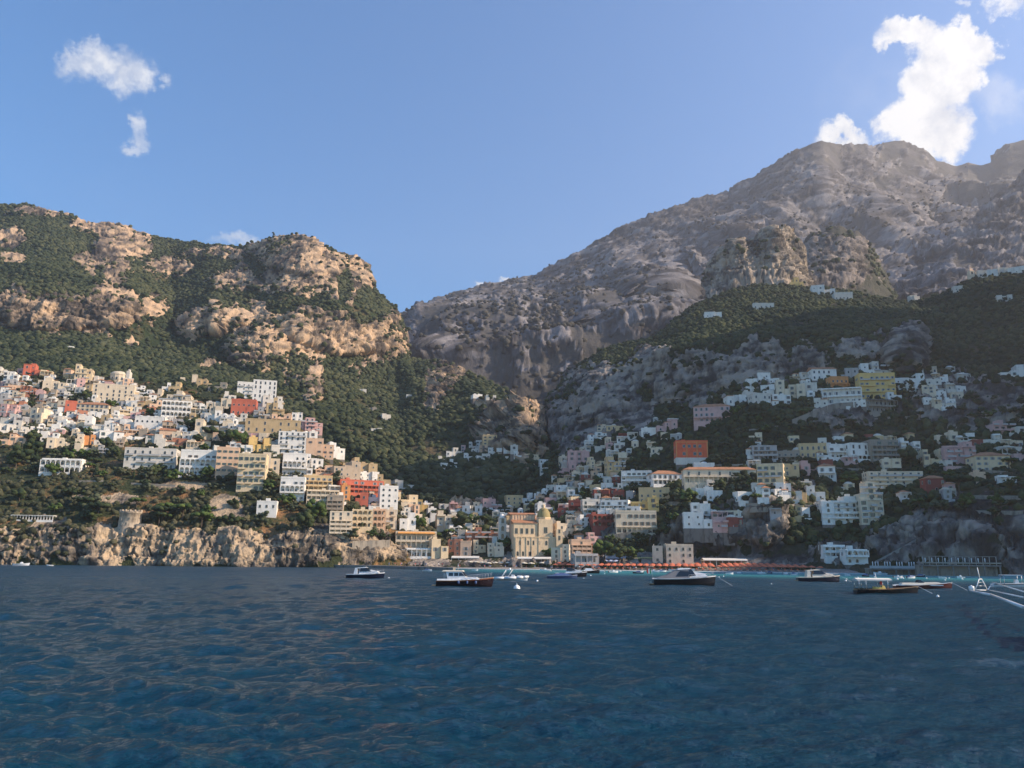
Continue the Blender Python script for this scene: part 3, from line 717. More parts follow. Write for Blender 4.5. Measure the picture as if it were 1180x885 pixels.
H(226,243,437,448,'ochre','ochre terraced villa at the upper edge of the left town',feat='perg',floors=2)
H(240,260,441,451,'stone','stone-grey house at the upper edge of the left town',floors=2)
H(183,219,451,466,'cream','wide cream house above the white arcade block',feat='balc',floors=3)
H(258,276,452,466,'off-white','off-white stepped house left of the tall white hotel',feat='step',floors=3)
L('tall white hotel',273,293,441,459,'white','left block of the tall white hotel on the hill shoulder',name='hotel',cat='hotel',feat='balc',floors=4)
H(291,317,439,464,'white','tall white hotel block crowning the hill shoulder, with dark windows',name='hotel',cat='hotel',floors=5,wk='plain')
H(294,325,456,472,'off-white','off-white lower wing in front of the tall white hotel',floors=3,Y=None)
L('orange-red villa',266,294,461,478,'red','orange-red villa with two storeys below the tall white hotel',floors=2,wk='arch')
H(307,327,458,480,'ochre','ochre house with roof pergola at the right end of the shoulder',feat='perg balc',floors=3)
H(239,260,474,486,'white','white low house with sloping white walls, left of the long ochre building',floors=2,nowin=False)
H(225,266,485,500,'cream','cream long wing of the row above the yellow house',floors=2,feat='balc')
L('long ochre building',283,345,484,499,'ochre','long ochre building with a single row of small windows',name='hotel',cat='hotel',floors=2,wk='plain',depth=9)
L('yellow house',287,311,505,521,'yellow','bright yellow two-storey house in the middle of the left town',feat='balc',floors=2)
L('small orange chapel',184,208,496,506,'peach','small peach chapel with little bell gable among trees','gable',name='chapel',cat='chapel',floors=1)
L('pink-and-white hotel',343,371,482,500,'pink','pink and white hotel stepping down at the right shoulder',name='hotel',cat='hotel',feat='step balc',floors=4)
L('white balcony hotel',320,352,498,523,'white','white hotel with balconies below the long ochre building',name='hotel',cat='hotel',feat='balc',floors=5)
H(352,384,507,528,'peach','peach house on the sunlit edge right of the white balcony hotel',floors=4)
L('white dome house',372,397,510,528,'white','white house with rounded roof on the edge of the dark valley','dome',floors=3)
L('white arched palace',207,247,520,548,'white','white palace with two rows of big arches, above the scrubby bluff',feat='arcade',loggia=(0,1),floors=3,rot=12)
H(248,273,516,552,'peach','tall peach apartment house left of the yellow-orange block',name='apartment_building',cat='apartment building',floors=5)
L('yellow-orange block',272,304,524,566,'pale yellow','yellow-orange apartment block of five storeys above the bluff',name='apartment_building',cat='apartment building',feat='balc',floors=5,rot=10)
H(302,321,523,549,'cream','cream house right of the yellow-orange block with arched windows',floors=4,wk='arch')
H(325,352,523,549,'white','white house with arched loggia, right of the cream arched house',loggia=(1,),feat='arcade',floors=3)
L('white arch-window house',351,372,524,541,'white','white house with large arched windows near the right shoulder',wk='arch',floors=3)
L('white three-storey villa',322,350,551,577,'white','white three-storey villa with two big arches at the bluff edge',feat='arcade',loggia=(1,),floors=3)
L('lone white house',295,318,578,596,'white','small lone white house on the scrubby slope above the cliff',floors=2,wk='plain',rot=10)
# right flank of the nose
H(385,414,533,555,'tan','tan house with blank side wall on the valley edge',floors=4)
H(396,434,528,548,'ochre','brown-ochre block with flat roof on the valley edge',floors=3)
H(411,436,545,560,'white','white stepped house on the valley edge above the red terrace hotel',feat='step',floors=3)
H(434,450,548,562,'mustard','mustard house on the descending edge, above the tall white house',floors=3)
H(455,478,555,568,'off-white','off-white house high on the descending right edge',feat='step',floors=3)
L('pale yellow house with terracotta roof',454,481,566,582,'pale yellow','pale yellow house with terracotta roof near the right end of the ridge','hip',floors=3)
L('bright yellow end house',481,493,577,594,'yellow','bright yellow end house at the tip of the ridge',floors=3)
H(350,382,549,566,'mustard','mustard and red terrace house left of the red terrace hotel',loggia=(0,1),floors=3)
L('red terrace hotel',393,441,554,570,'red','long dark red hotel with terraces and pergola roof',name='hotel',cat='hotel',loggia=(0,1),feat='perg',floors=3)
H(393,403,560,580,'orange','narrow orange-red tower wing beside the red block',floors=4)
L('plain red block',400,424,569,583,'red','plain bright red block with two small windows',floors=2,wk='plain')
L('tall white house',437,458,561,592,'white','tall narrow white house in the middle of the ridge flank',floors=5,wk='arch')
H(353,390,566,583,'cream','cream terrace hotel with three open galleries',name='hotel',cat='hotel',loggia=(0,1,2),floors=3)
H(376,395,572,592,'tan','tan house with open galleries above the cliff-edge house',loggia=(0,1,2),floors=4)
L('cliff-edge house',379,405,590,620,'cream','cream and white stacked house standing on the cliff edge',loggia=(1,2,3),floors=6,name='apartment_building',cat='apartment building',rot=14)
L('arcaded yellow hotel',405,429,588,609,'pale yellow','left wing of the arcaded yellow hotel above the quay',name='hotel',cat='hotel',loggia=(0,1,2),feat='arcade',floors=3,rot=12)
H(429,444,588,609,'peach','middle wing of the arcaded yellow hotel',name='hotel',cat='hotel',loggia=(0,1,2),feat='arcade',floors=3,rot=12)
H(444,457,588,609,'cream','right wing of the arcaded yellow hotel, cream with plain windows',name='hotel',cat='hotel',floors=3,rot=12,feat='balc')
L('white arched house',460,479,592,611,'white','white house with arched windows right of the arcaded yellow hotel',wk='arch',floors=3)
H(490,504,592,608,'white','white house left of the cream balcony house near the valley mouth',floors=3)
L('cream balcony house',503,530,589,612,'cream','wide cream house with balconies beside dark trees',feat='balc step',floors=4)
# waterfront
L('orange-awning restaurant',455,503,614,634,'cream','waterfront restaurant with a long orange awning and two glazed floors',name='restaurant',cat='restaurant',loggia=(0,1),feat='topawn orange',floors=2,rot=10)
H(462,498,633,643,'white','white lower restaurant pavilion with glazed front below the orange awning',name='restaurant',cat='restaurant',loggia=(0,),floors=1,rot=8)
H(497,516,623,643,'pale yellow','pale yellow waterfront house right of the orange awning',floors=3)
L('coral waterfront house',515,531,623,641,'terracotta','coral-red waterfront house between two paler ones',floors=3)
H(530,543,624,641,'peach','peach waterfront house at the beach end',floors=3)
H(536,575,609,625,'terracotta','weathered terracotta house with terraces left of the church',feat='step balc',floors=3)
H(545,560,624,638,'pale yellow','small pale yellow house near the beach, left of the church',floors=3)
H(562,581,626,642,'cream','small cream house just left of the church foot',floors=3)
H(579,594,614,629,'off-white','off-white house with roof terrace at the church corner',floors=2)
H(556,579,576,589,'pink','pink house standing in the dark valley behind the church',feat='balc',floors=2)
L('ochre twin house',583,603,572,591,'mustard','tall ochre double-fronted house behind the church',floors=4)
H(603,614,569,581,'white','small white house right of the ochre twin house',floors=2)
H(532,556,584,597,'white','low white house in the valley mouth',floors=2)
H(520,534,592,604,'off-white','off-white house in the valley mouth beside the cream balcony house',floors=2)
H(619,646,581,594,'white','white long house behind the church dome',floors=3)
L('grey-cream quay house',635,656,628,649,'cream','cream three-storey house on the beach front right of the church',floors=4,wk='plain')
H(641,662,605,622,'cream','cream house right of the church with a roof terrace',feat='balc',floors=3)
L('terrace restaurant house',658,682,623,643,'peach','peach and cream house with terraces above the green restaurant front',loggia=(1,2),floors=4)
H(681,691,629,641,'orange','small orange house beside the round pine',floors=2)
L('green-fronted restaurant',661,690,640,650,'grey','low restaurant with pale green glazed front on the beach',name='restaurant',cat='restaurant',loggia=(0,),floors=1)
L('pink house',678,695,615,629,'pink','pink house left of the stone retaining wall',floors=3)
L('cliff hotel with six windows',709,758,590,616,'cream','cream hotel with a row of six balconied windows and a terrace',name='hotel',cat='hotel',loggia=(0,),floors=3,wk='shut',rot=0,depth=12)
L('red arcaded house',681,709,594,608,'dark red','dark red arcaded house left of the cream hotel',feat='arcade',loggia=(0,1),floors=2)
H(668,682,597,611,'white','white house with dark windows left of the red arcaded house',floors=3)
H(655,672,578,593,'dark red','dark red house with white terrace roofs in the centre town',loggia=(0,1),floors=3)
H(671,692,577,593,'off-white','off-white house with terraces between two dark red houses',loggia=(0,1),floors=3)
H(692,724,578,592,'white','white terraced hotel above the cream six-window hotel',name='hotel',cat='hotel',loggia=(0,1),floors=3)
L('sunlit yellow house',727,760,574,592,'yellow','yellow house with sunlit left wall above the cream hotel',feat='step balc',floors=3)
L('ochre flat-roofed house',736,772,563,579,'mustard','ochre flat-roofed house above the sunlit yellow house',floors=3)
L('cream beach villa',752,764,630,648,'cream','narrow left wing of the cream beach villa',name='villa',cat='villa',floors=3)
H(768,800,629,650,'cream','cream beach villa with two large arched windows, above the orange umbrellas',name='villa',cat='villa',floors=3,wk='arch',rot=-3)
# centre, up to the red villa
WC['coral red']=(.66,.13,.06)
L('big red-orange villa',779,817,509,535,'coral red','big red and orange villa with white base, alone among trees',name='villa',cat='villa',floors=3,feat='pil',wk='plain',rot=-4,depth=11)
L('mustard apartment house',700,722,527,549,'mustard','mustard apartment house with stepped balconies in the centre town',feat='step balc',floors=4)
H(680,700,527,540,'pale yellow','pale yellow house left of the mustard apartment house',floors=3)
H(654,680,520,537,'pink','pink house high at the left of the centre town',floors=3,feat='step')
L('white terraced hotel',716,751,543,560,'white','white terraced hotel with round roof pavilion',name='hotel',cat='hotel',loggia=(0,1),feat='perg',floors=3)
H(751,789,546,560,'white','white hotel wing with terracotta roof, right of the terraced hotel','hip',name='hotel',cat='hotel',loggia=(0,),floors=2)
L('long monastery building',787,873,541,558,'cream','long cream building with a terracotta roof and a row of small windows','hip',name='hotel',cat='hotel',loggia=(0,),floors=2,rot=-4,depth=9,wk='plain')
H(800,824,534,545,'white','white house with rounded vault roof below the big red villa','dome',floors=1)
H(739,756,494,503,'white','small white house on the wooded slope left of the pink one',floors=1)
H(757,781,486,497,'pink','low pink house with terrace on the wooded slope','hip',floors=2)
L('pink hillside hotel',800,841,468,487,'pink','pink hotel with terracotta roof below the grey cliff','hip',name='hotel',cat='hotel',loggia=(0,),feat='arcade',floors=3,rot=-16)
H(874,902,536,557,'pale yellow','pale yellow house at the right end of the long monastery building',floors=3,feat='balc')
H(893,921,536,549,'mustard','mustard flat-roofed house behind the pale yellow one',floors=2)
L('pink and yellow house',924,945,531,548,'pink','pink house with sunlit yellow right corner',floors=3)
H(944,963,537,553,'white','white house with dark red upper storey, right of the pink and yellow one','hip',floors=2,loggia=(0,))
L('yellow hillside villa',922,953,512,528,'mustard','yellow villa with arches among trees on the right slope',floors=2,wk='arch')
H(868,896,514,531,'grey','grey stone house with open terraces on the dark slope',loggia=(0,1),floors=3)
H(896,921,521,532,'stone','dark stone house right of the grey terraced house',loggia=(0,),floors=2)
L('white cliff villa',788,823,592,608,'white','white cliff villa with four dark windows and roof terrace',name='villa',cat='villa',floors=2,wk='plain',feat='step',push=3)
H(797,831,581,594,'white','white stepped upper part behind the white cliff villa',floors=2,feat='step')
H(822,846,596,613,'pink','pink house with white frames right of the white cliff villa',floors=3,feat='balc',push=5)
L('white garden house',930,951,561,577,'white','white two-storey house with a garden wall on the right slope',floors=2)
H(815,833,566,577,'white','small white house among trees above the white cliff villa',floors=1,wk='arch')
H(838,861,456,467,'white','small white house left end of the upper right row','hip',floors=1)
H(868,890,454,467,'off-white','off-white cottage below the grey cliff',floors=2)
L('white twin cottage',869+22,912,455,466,'white','white cottage with flat roof on the upper right row',floors=2)
L('cream double house',896,928,438,461,'cream','cream double house with several flat roofs, upper right row',feat='step',floors=4)
H(926,953,441,456,'off-white','off-white house with blank walls right of the cream double house',floors=2)
H(936,965,425,438,'white','white gabled house high below the cliff','gable',floors=2)
L('orange house',958,979,435,449,'orange','orange house with arcades in the upper right row',loggia=(0,),feat='arcade',floors=2)
L('white villa with gallery',950,992,448,466,'white','white villa with long gallery of openings, upper right slope',loggia=(0,1),floors=2,rot=-18)
H(968,989,425,437,'grey','grey-white house left in the topmost right row',floors=2)
H(986,1008,420,433,'white','bright white house in the middle of the topmost right row',floors=2)
H(1006,1039,417,432,'off-white','off-white house with balconies at the right end of the topmost row',feat='balc step',floors=3)
L('yellow-orange hotel',992,1033,431,459,'yellow','yellow and orange hotel with four storeys on the upper right slope',name='hotel',cat='hotel',feat='balc',floors=4,rot=-8,depth=10)
H(1026,1066,431,443,'white','long white building with sunlit cornice right of the yellow-orange hotel',floors=2,rot=-6)
H(997,1036,461,476,'stone','stone terrace house below the yellow-orange hotel',loggia=(0,1),floors=2)
H(955,980,513,529,'white','white house with dark roof terrace, left of three on the right slope',loggia=(0,),floors=2)
H(980,1004,512,531,'white','white villa with small arches, middle of three on the right slope',loggia=(0,),feat='arcade',floors=3)
L('dark terraced house',1004,1038,508,531,'stone','dark stone house with stacked galleries on the right slope',loggia=(0,1,2),floors=4)
L('white tower house',1040,1062,505,527,'white','white narrow hotel with pale awnings above a dark tree',feat='balc',floors=4)
H(1018,1038,530,543,'cream','cream low house above the wide cream hotel',floors=2)
L('pink palace',1093,1126,510,538,'pink','pink palace with white top pavilion on the right slope',name='hotel',cat='hotel',feat='step balc',floors=5,rot=-8,depth=12)
H(1066,1093,519,537,'pale yellow','pale yellow wing left of the pink palace',floors=3,wk='shut',rot=-8)
H(1126,1165,525,543,'pale yellow','pale yellow wing right of the pink palace','hip',floors=3,wk='shut',rot=-8)
L('wide cream hotel',1002,1065,544,564,'cream','wide cream hotel with three rows of balconies on the right slope',name='hotel',cat='hotel',feat='balc',floors=4,rot=-6,depth=11)
L('cream tower hotel',993,1021,556,604,'cream','tall cream hotel stepping down the cliff in seven storeys',name='hotel',cat='hotel',feat='balc step',floors=7,rot=-6,depth=10)
L('dark red house',1068,1091,551,568,'dark red','dark red house with terracotta roof under an umbrella pine','hip',floors=2)
L('white beach hotel',947,990,573,604,'white','white hotel with stacked terraces and arches above the beach',name='hotel',cat='hotel',loggia=(1,),feat='step balc',floors=5,rot=-6)
H(1145,1172,484,502,'pink','pink house with white cornice near the right picture edge',floors=3,feat='balc')
H(1166,1184,493,503,'off-white','off-white house cut by the right picture edge',floors=2)
H(1156,1180,422,434,'white','white house high at the right picture edge below the mountain',floors=2)
L('white beach club',949,975,630,643,'white','left wing of the white beach club with two glazed floors on the rocks',name='restaurant',cat='restaurant',loggia=(0,1),floors=2,rot=-3,depth=8)
H(975,1001,634,650,'white','right wing of the white beach club with an arch at sea level',name='restaurant',cat='restaurant',loggia=(1,),feat='arcade',floors=2,rot=-3,depth=8)
# hill tops
H(899,909,316,326,'pale yellow','sunlit yellow house under the crag on the green hilltop',floors=2)
H(911,926,320,331,'yellow','sunlit yellow house right of the one under the crag',floors=2,feat='step')
H(936,962,329,339,'white','white long house on the green hilltop',floors=2)
H(962,983,337,346,'off-white','off-white row house on the green hilltop, right of the white one',floors=1)
H(868,892,350,356,'off-white','off-white low house on the green hillside below the crag',floors=1)
H(812,832,360,367,'white','white low house at the left side of the green hill',floors=1)
for i,(a,b_,t,u,c) in enumerate([(1128,1138,312,320,'off-white'),(1139,1150,311,319,'white'),(1151,1163,309,317,'off-white'),(1164,1180,308,316,'white'),(1100,1112,330,336,'off-white'),(1050,1062,341,348,'off-white'),(1150,1166,341,347,'off-white')]):
    H(a,b_,t,u,c,auto=True,floors=1)
# hamlet on the rocky spur
H(556,573,502,513,'mustard','mustard house crowning the hamlet on the dark spur',floors=3); LANDM.append(('mustard house of the spur hamlet',565,507))
for (a,b_,t,u,c) in [(548,557,508,515,'white'),(540,549,510,518,'off-white'),(531,541,514,521,'pink'),(522,532,517,525,'off-white'),(514,523,521,529,'white'),(505,515,526,533,'off-white'),(543,553,518,525,'white'),(552,562,514,524,'peach'),(562,571,516,526,'white'),(572,581,509,517,'white'),(580,590,510,519,'white'),(588,597,514,523,'off-white'),(574,584,519,528,'off-white'),
    (592,601,521,530,'white'),(545,556,526,534,'white'),(555,565,524,533,'off-white'),(534,545,523,531,'white'),(604,622,524,535,'pale yellow'),(622,632,530,537,'white'),(518,527,530,537,'white'),(622,632,540,546,'off-white'),(508,516,534,540,'white'),(582,590,527,533,'white')]:
    H(a,b_,t,u,c,auto=True)
for (a,b_,t,u,c) in [(412,422,449,454,'off-white'),(425,434,470,475,'stone'),(440,450,478,486,'off-white'),(468,480,455,459,'off-white'),(545,556,455,459,'white'),(560,572,456,461,'off-white'),(536,544,452,456,'stone'),(428,440,494,498,'off-white'),(632,646,430,437,'off-white'),(75,84,400,404,'white')]:
    H(a,b_,t,u,c,auto=True,floors=1)
# procedural infill between the houses above
def inpoly(x,y,pl):
    c=False; j=len(pl)-1
    for i in range(len(pl)):
        if (pl[i][1]>y)!=(pl[j][1]>y) and x<(pl[j][0]-pl[i][0])*(y-pl[i][1])/(pl[j][1]-pl[i][1])+pl[i][0]: c=not c
        j=i
    return c
def overlap(x0,x1,yt,yb,k=.5):
    for a,b_,c,d in BOXES:
        ox=min(x1,b_)-max(x0,a); oy=min(yb,d)-max(yt,c)
        if ox>0 and oy>0 and ox*oy>k*min((x1-x0)*(yb-yt),(b_-a)*(d-c)): return True
    return False
CG={}
def infill(poly,ya,yb_,step,w0,w1,h0,h1,pal,p=.8,gr=''):
    y=ya; n=0
    while y<yb_:
        t=(y-ya)/(yb_-ya); x=min(q[0] for q in poly)+random.uniform(0,10)
        while x<max(q[0] for q in poly):
            ww=(w0+(w1-w0)*t)*random.uniform(.65,1.35); hh=(h0+(h1-h0)*t)*random.uniform(.75,1.25)
            yy=y+random.uniform(-2,2)
            if inpoly(x+ww/2,yy,poly) and random.random()<p and not overlap(x,x+ww,yy-hh,yy):
                r=random.random()
                if H(x,x+ww,yy-hh,yy,random.choice(pal),roof='flat' if r<.66 else ('hip' if r<.84 else 'dome'),feat=random.choice(['','','balc','step','step balc','perg','']),auto=True,
                     loggia=(0,) if random.random()<.25 else ()) is not None: n+=1
            x+=ww*random.uniform(.85,1.15)
        y+=step
    return n
PL=['white']*5+['off-white']*4+['cream']*4+['pale yellow','peach','grey','tan','pink','terracotta','ochre']
PC=['white']*4+['off-white']*4+['cream']*3+['pale yellow','peach','grey','dark red','pink','pink','mustard']
n1=infill([(-5,424),(60,428),(130,440),(200,452),(215,460),(215,520),(140,520),(100,528),(45,512),(-5,500)],432,522,6.4,10,15,6.5,9.5,PL,.9)
n2=infill([(215,455),(335,478),(392,532),(405,585),(372,600),(350,560),(320,545),(210,520)],470,592,7.6,12,15,8,11,PL,.92)
n3=infill([(405,545),(480,585),(545,592),(560,612),(590,640),(500,612),(405,590)],560,634,6.8,11,13,8,10,['white']*3+['cream']*3+['pale yellow','peach','peach','off-white'],.92)
n4=infill([(596,596),(640,552),(655,532),(700,530),(725,560),(735,600),(708,625),(650,630),(600,600)],540,626,7.0,11,14,7.5,10,PC,.92)
n5=infill([(640,535),(690,506),(735,498),(728,530),(690,545),(655,552)],512,545,7.5,11,14,7,9,PC,.75)
n6=infill([(770,560),(940,560),(940,575),(1000,540),(1180,545),(1180,560),(1060,585),(1000,575),(770,582)],566,584,9,14,18,9,11,PC,.2)
n7=infill([(860,500),(940,490),(1060,500),(1180,505),(1180,560),(1060,560),(940,560),(860,540)],508,562,8,12,15,7,10,PC,.42)
n8=infill([(840,440),(1060,420),(1120,430),(1120,470),(1030,475),(900,470),(840,475)],430,476,7.5,11,14,6,8,['white','off-white','cream','white'],.45)
n9=infill([(790,555),(930,555),(950,600),(1000,612),(850,612),(790,600)],560,606,9,12,16,7,10,PC,.28)
n10=infill([(500,585),(600,585),(600,628),(500,628)],588,632,6.5,11,14,8,10,PC,.9)
n11=infill([(660,500),(700,480),(780,480),(790,535),(700,530),(660,530)],490,530,8,11,13,6,8,PC,.3)
for q in HOUSES:
    if q['auto'] and q['nf']==1: q['o'].name='cottage'; q['o']['category']='cottage'
    elif q['auto'] and q['nf']>=3: q['o'].name='townhouse'; q['o']['category']='townhouse'
print('houses',len(HOUSES),n1,n2,n3,n4,n5,n6,n7,n8,n9,n10,n11)
# labels for the in-between houses: look + nearest landmark, then order from the left among look-alikes
LANDM+= [('domed chapel',134,430),('round stone tower',143,602),('domed church',620,610)]
def dirn(dx,dy):
    v='above' if dy<-4 else ('below' if dy>4 else ''); h='left' if dx<-9 else ('right' if dx>9 else '')
    if v and h and abs(dx)>1.6*abs(dy)*1.0: v=''
    if h and v and abs(dy)>1.3*abs(dx): h=''
    if v and h: return ('upper ' if v=='above' else 'lower ')+h+' of'
    if v: return v
    if h: return h+' of'
    return 'beside'
lab={}
for q in HOUSES:
    if not q['auto']: continue
    nm,lx,ly=min(LANDM,key=lambda t:(t[1]-q['x'])**2+2.2*(t[2]-q['y'])**2)
    sz='narrow ' if q['w']<8 else ('wide ' if q['w']>15 else '')
    ft='domed' if q['roof']=='dome' else ('tiled' if q['roof'] in('hip','gable') else 'flat-roofed')
    if q['nf']==1: q['nf']=1
    ex=' with loggia' if q['logg'] else (' with balconies' if 'balc' in q['feat'] and q['nf']>1 else (' with pergola' if 'perg' in q['feat'] else ''))
    s=f"{sz}{q['col']} {WORDN[min(7,q['nf'])]}-storey {ft} {'cottage' if q['nf']==1 else 'house'}{ex if not sz else ''}, {dirn(q['x']-lx,q['y']-ly)} the {nm}"
    lab.setdefault(s,[]).append(q); q['o']['group']='houses crowding the hillsides'
OR=['leftmost','second from left','third from left','fourth from left','fifth from left','sixth from left','seventh from left','eighth from left','ninth from left','tenth from left']+[f'{k}th from left' for k in range(11,40)]
for s,l in lab.items():
    l.sort(key=lambda q:q['x'])
    for i,q in enumerate(l):
        t=s if len(l)==1 else (s+', '+(OR[i] if i<len(l)-1 or i==0 else 'rightmost'))
        if len(t.split())>16: t=t.replace(' with terracotta roof','')
        if len(t.split())>16: t=t.replace(' with loggia','').replace(' with balconies','').replace(' with pergola','')
        n_=lambda t:len(t.replace('-',' ').split())
        for old,new in ((', second from left',', second from left'),(' flat-roofed',''),(' with loggia',''),(' with balconies',''),(' with pergola',''),(' with terracotta roof',''),(' of the spur hamlet',' of the hamlet')):
            if n_(t)>16: t=t.replace(old,new)
        if n_(t)>16: print('LONG',t)
        q['o']['label']=t
# ------------------------------------------------------------------ landmarks and waterfront
def place(px,py,which=None):
    h=hit(px,py,which); return h[0]
def P0(px,py):      # point on the water under a pixel
    r=rays(px,py); t=-CH/r[2]; return Vector((r[0]*t,r[1]*t,0))
M_STONE=wallmat('tower_stone',(.40,.32,.235),.45); M_CHURCH=wallmat('church_plaster',(.72,.54,.34),.2); M_DOMET=wallmat('majolica_tiles',(.33,.26,.12),.45)
# church: local x along the nave (front = long side facing the bay)
def church():
    p=place(618,641); Y=p.y; m=Y/F; r=empty('church',p,math.radians(10))
    tag(r,'cream-yellow domed church with terracotta roofs above the beach','church')
    def X(px): return (px-618)*m*1.02
    def Z(py): return float(P(618,py,Y)[2]-p.z)
    b=MB(); b.box(X(593),X(646),0,9,-8,Z(618.5),0); b.box(X(593)-.1,X(646)+.1,-.25,-.01,Z(619.5),Z(618.4),0)
    b.box(X(593),X(620),1.5,9,Z(618.5),Z(603),0); b.box(X(593)-.1,X(620)+.1,1.3,1.49,Z(604),Z(602.8),0)
    b.box(X(646),X(647.5),.5,9,-8,Z(610),0)
    b.box(X(621),X(637),.8,9.2,Z(618.5),Z(598),0)
    for px in (595,601,607,613,621,636.5,645.5): b.box(X(px)-.3,X(px)+.3,-.28,-.012,-2,Z(619.6),0)
    b.build('nave_wall',[M_CHURCH],r)
    q=MB()
    def slope(x0,x1,y0,y1,z0,z1): q.add([(x0,y0,z0),(x1,y0,z0),(x1,y1,z1),(x0,y1,z1),(x0,y0,z0-.25),(x1,y0,z0-.25),(x1,y1,z0-.25),(x0,y1,z0-.25)],[(0,1,2,3),(4,7,6,5),(4,5,1,0),(5,6,2,1),(6,7,3,2),(7,4,0,3)],0)
    slope(X(592),X(620.5),1.0,9,Z(603)+.26,Z(599)+.3); q.build('aisle_roof',[M_TILE],r)
    b=MB(); b.box(X(593.5),X(620),9.01,18,-4,Z(592.5),0); b.build('clerestory_wall',[wm('peach')],r)
    b=MB()
    for i in range(8): x=X(594.5)+i*(X(618)-X(594.5))/7; b.box(x-.25,x+.25,8.75,9.0,Z(599),Z(593),0)
    b.build('pilaster_row',[M_CHURCH],r)
    q=MB(); slope(X(591),X(621),8.7,15,Z(592.5)+.26,Z(590)+.3); slope(X(621),X(591),21,15,Z(592.5)+.26,Z(590)+.3); q.build('nave_roof',[M_TILE],r)
    # drum, dome, lantern
    cx=X(629); cy=6.5; R=X(637)-X(629); 
    b=MB(); b.rev(cx,cy,[(R,Z(606)),(R,Z(596.5)),(R*1.07,Z(596.4)),(R*1.07,Z(595.4)),(R*.95,Z(595.3))],8,0,False); dr=b.build('drum',[M_CHURCH],r)
    hz=Z(584)-Z(595.4)
    b=MB(); b.rev(cx,cy,[(R*.97*math.cos(a)**.9 if a<1.5 else .02,Z(595.4)+hz*math.sin(a)) for a in (0,.2,.4,.6,.8,1,1.2,1.38,1.5,1.57)],16,0,True); dm=b.build('dome',[M_DOMET],r)
    b=MB(); b.cyl(cx,cy,Z(584.4),Z(581.5),.85,.8,8); b.rev(cx,cy,[(1.0,Z(581.5)),(.7,Z(580.6)),(.05,Z(579.6))],8,0); b.box(cx-.06,cx+.06,cy-.06,cy+.06,Z(579.6),Z(578),0); l=b.build('lantern',[M_CHURCH],dm)
    w1=win('plain',1,1.5,2.9); w2=win('arch',1,1.2,2.4)
    for px in (596,602,608,614): put('window',w1,r,(X(px),1.49,Z(615)))
    for px in (600,608.5,614.5,621,629.5): put('window',w2,r,(X(px),-.002,Z(628)))
    for px in (629,): put('window',w1,r,(X(px),.79,Z(614)),(1.3,1,1.1))
    for a in (-1.178,-.3927,-1.9635,-2.7489):
        x=cx+math.cos(a)*R*.925; y=cy+math.sin(a)*R*.925; put('window',win('arch',1,1.0,2.2),dr,(x,y,Z(604)),rz=a+math.pi/2)
    for px in (597,603,611): put('door',w2,r,(X(px),-.002,.2))
    # gabled left front and right apse block
    b=MB(); b.box(X(640),X(647.3),-1.5,-.26,-6,Z(609.5),0); b.build('apse',[M_CHURCH],r)
    put('window',w1,r,(X(643.6),-1.502,Z(622)),(.8,1,.8)); put('window',w1,r,(X(643.6),-1.502,Z(614)),(.7,1,.7))
    BOXES.append((590,650,580,642))
church()
def belltower():
    p=place(579,632); Y=p.y; r=empty('bell_tower',p,math.radians(10)); tag(r,'square white and grey bell tower with arched openings left of the church','bell tower')
    h=float(P(579,597,Y)[2]-p.z); b=MB(); w=2.1
    b.box(-w,w,0,2*w,-5,h,0); 
    for f in (0,.28,.55,.8,1): b.box(-w-.2,w+.2,-.2,2*w+.2,h*f-.1 if f else -.4,h*f+.25,0)
    b.build('tower_wall',[wm('off-white')],r)
    b=MB(); b.rev(0,w,[(w*.8,h+.25),(w*.75,h+1.4),(w*.4,h+2.2),(.05,h+2.6)],8,0,True); b.build('cap',[wm('white')],r)
    for f in (.32,.58,.83): put('opening',win('arch',1,1.6,min(3.2,h*.16)),r,(0,-.002,h*f)); put('opening',win('arch',1,1.6,min(3.2,h*.16)),r,(w+.002,w,h*f),rz=math.pi/2)
    BOXES.append((574,584,594,634))
belltower()
def roundtower():
    p=place(143,611); Y=p.y; m=Y/F; r=empty('watchtower',p,0); tag(r,'round old stone watchtower on the sea cliff at left','tower')
    R=12.2*m; h=float(P(143,589,Y)[2]-p.z); b=MB(); n=28
    prof=[(R*1.06,-7),(R*1.03,h*.2),(R,h*.22),(R*.96,h*.9),(R*.99,h*.91),(R*.99,h*.96),(R*.97,h)]
    b.rev(0,R,prof,n,0,True); b.add([(R*.97*math.cos(6.2832*i/n),R+R*.97*math.sin(6.2832*i/n),h) for i in range(n)],[tuple(range(n))],0)
    b.build('tower_wall',[M_STONE],r)
    b=MB(); k=0
    for i in range(n):
        if i%2: continue
        a=6.2832*(i+.5)/n; x=R*.9*math.cos(a); y=R+R*.9*math.sin(a); b.cyl(x,y,h-.05,h+1.0,.75,.7,5)
    b.build('battlement',[M_STONE],r)
    for dx,z in ((-.35,.28),(.1,.28),(-.45,.52),(.3,.55)):
        a=math.asin(dx); put('window',win('plain',1,.8,1.3),r,(R*1.0*dx,R-R*1.0*math.cos(a),h*z),rz=math.asin(dx))
    b=MB(); b.box(R*.9,R*1.9,R*.3,R*1.4,-5,h*.35,0); b.build('annex',[M_STONE],r)
    BOXES.append((128,160,588,614))
roundtower()
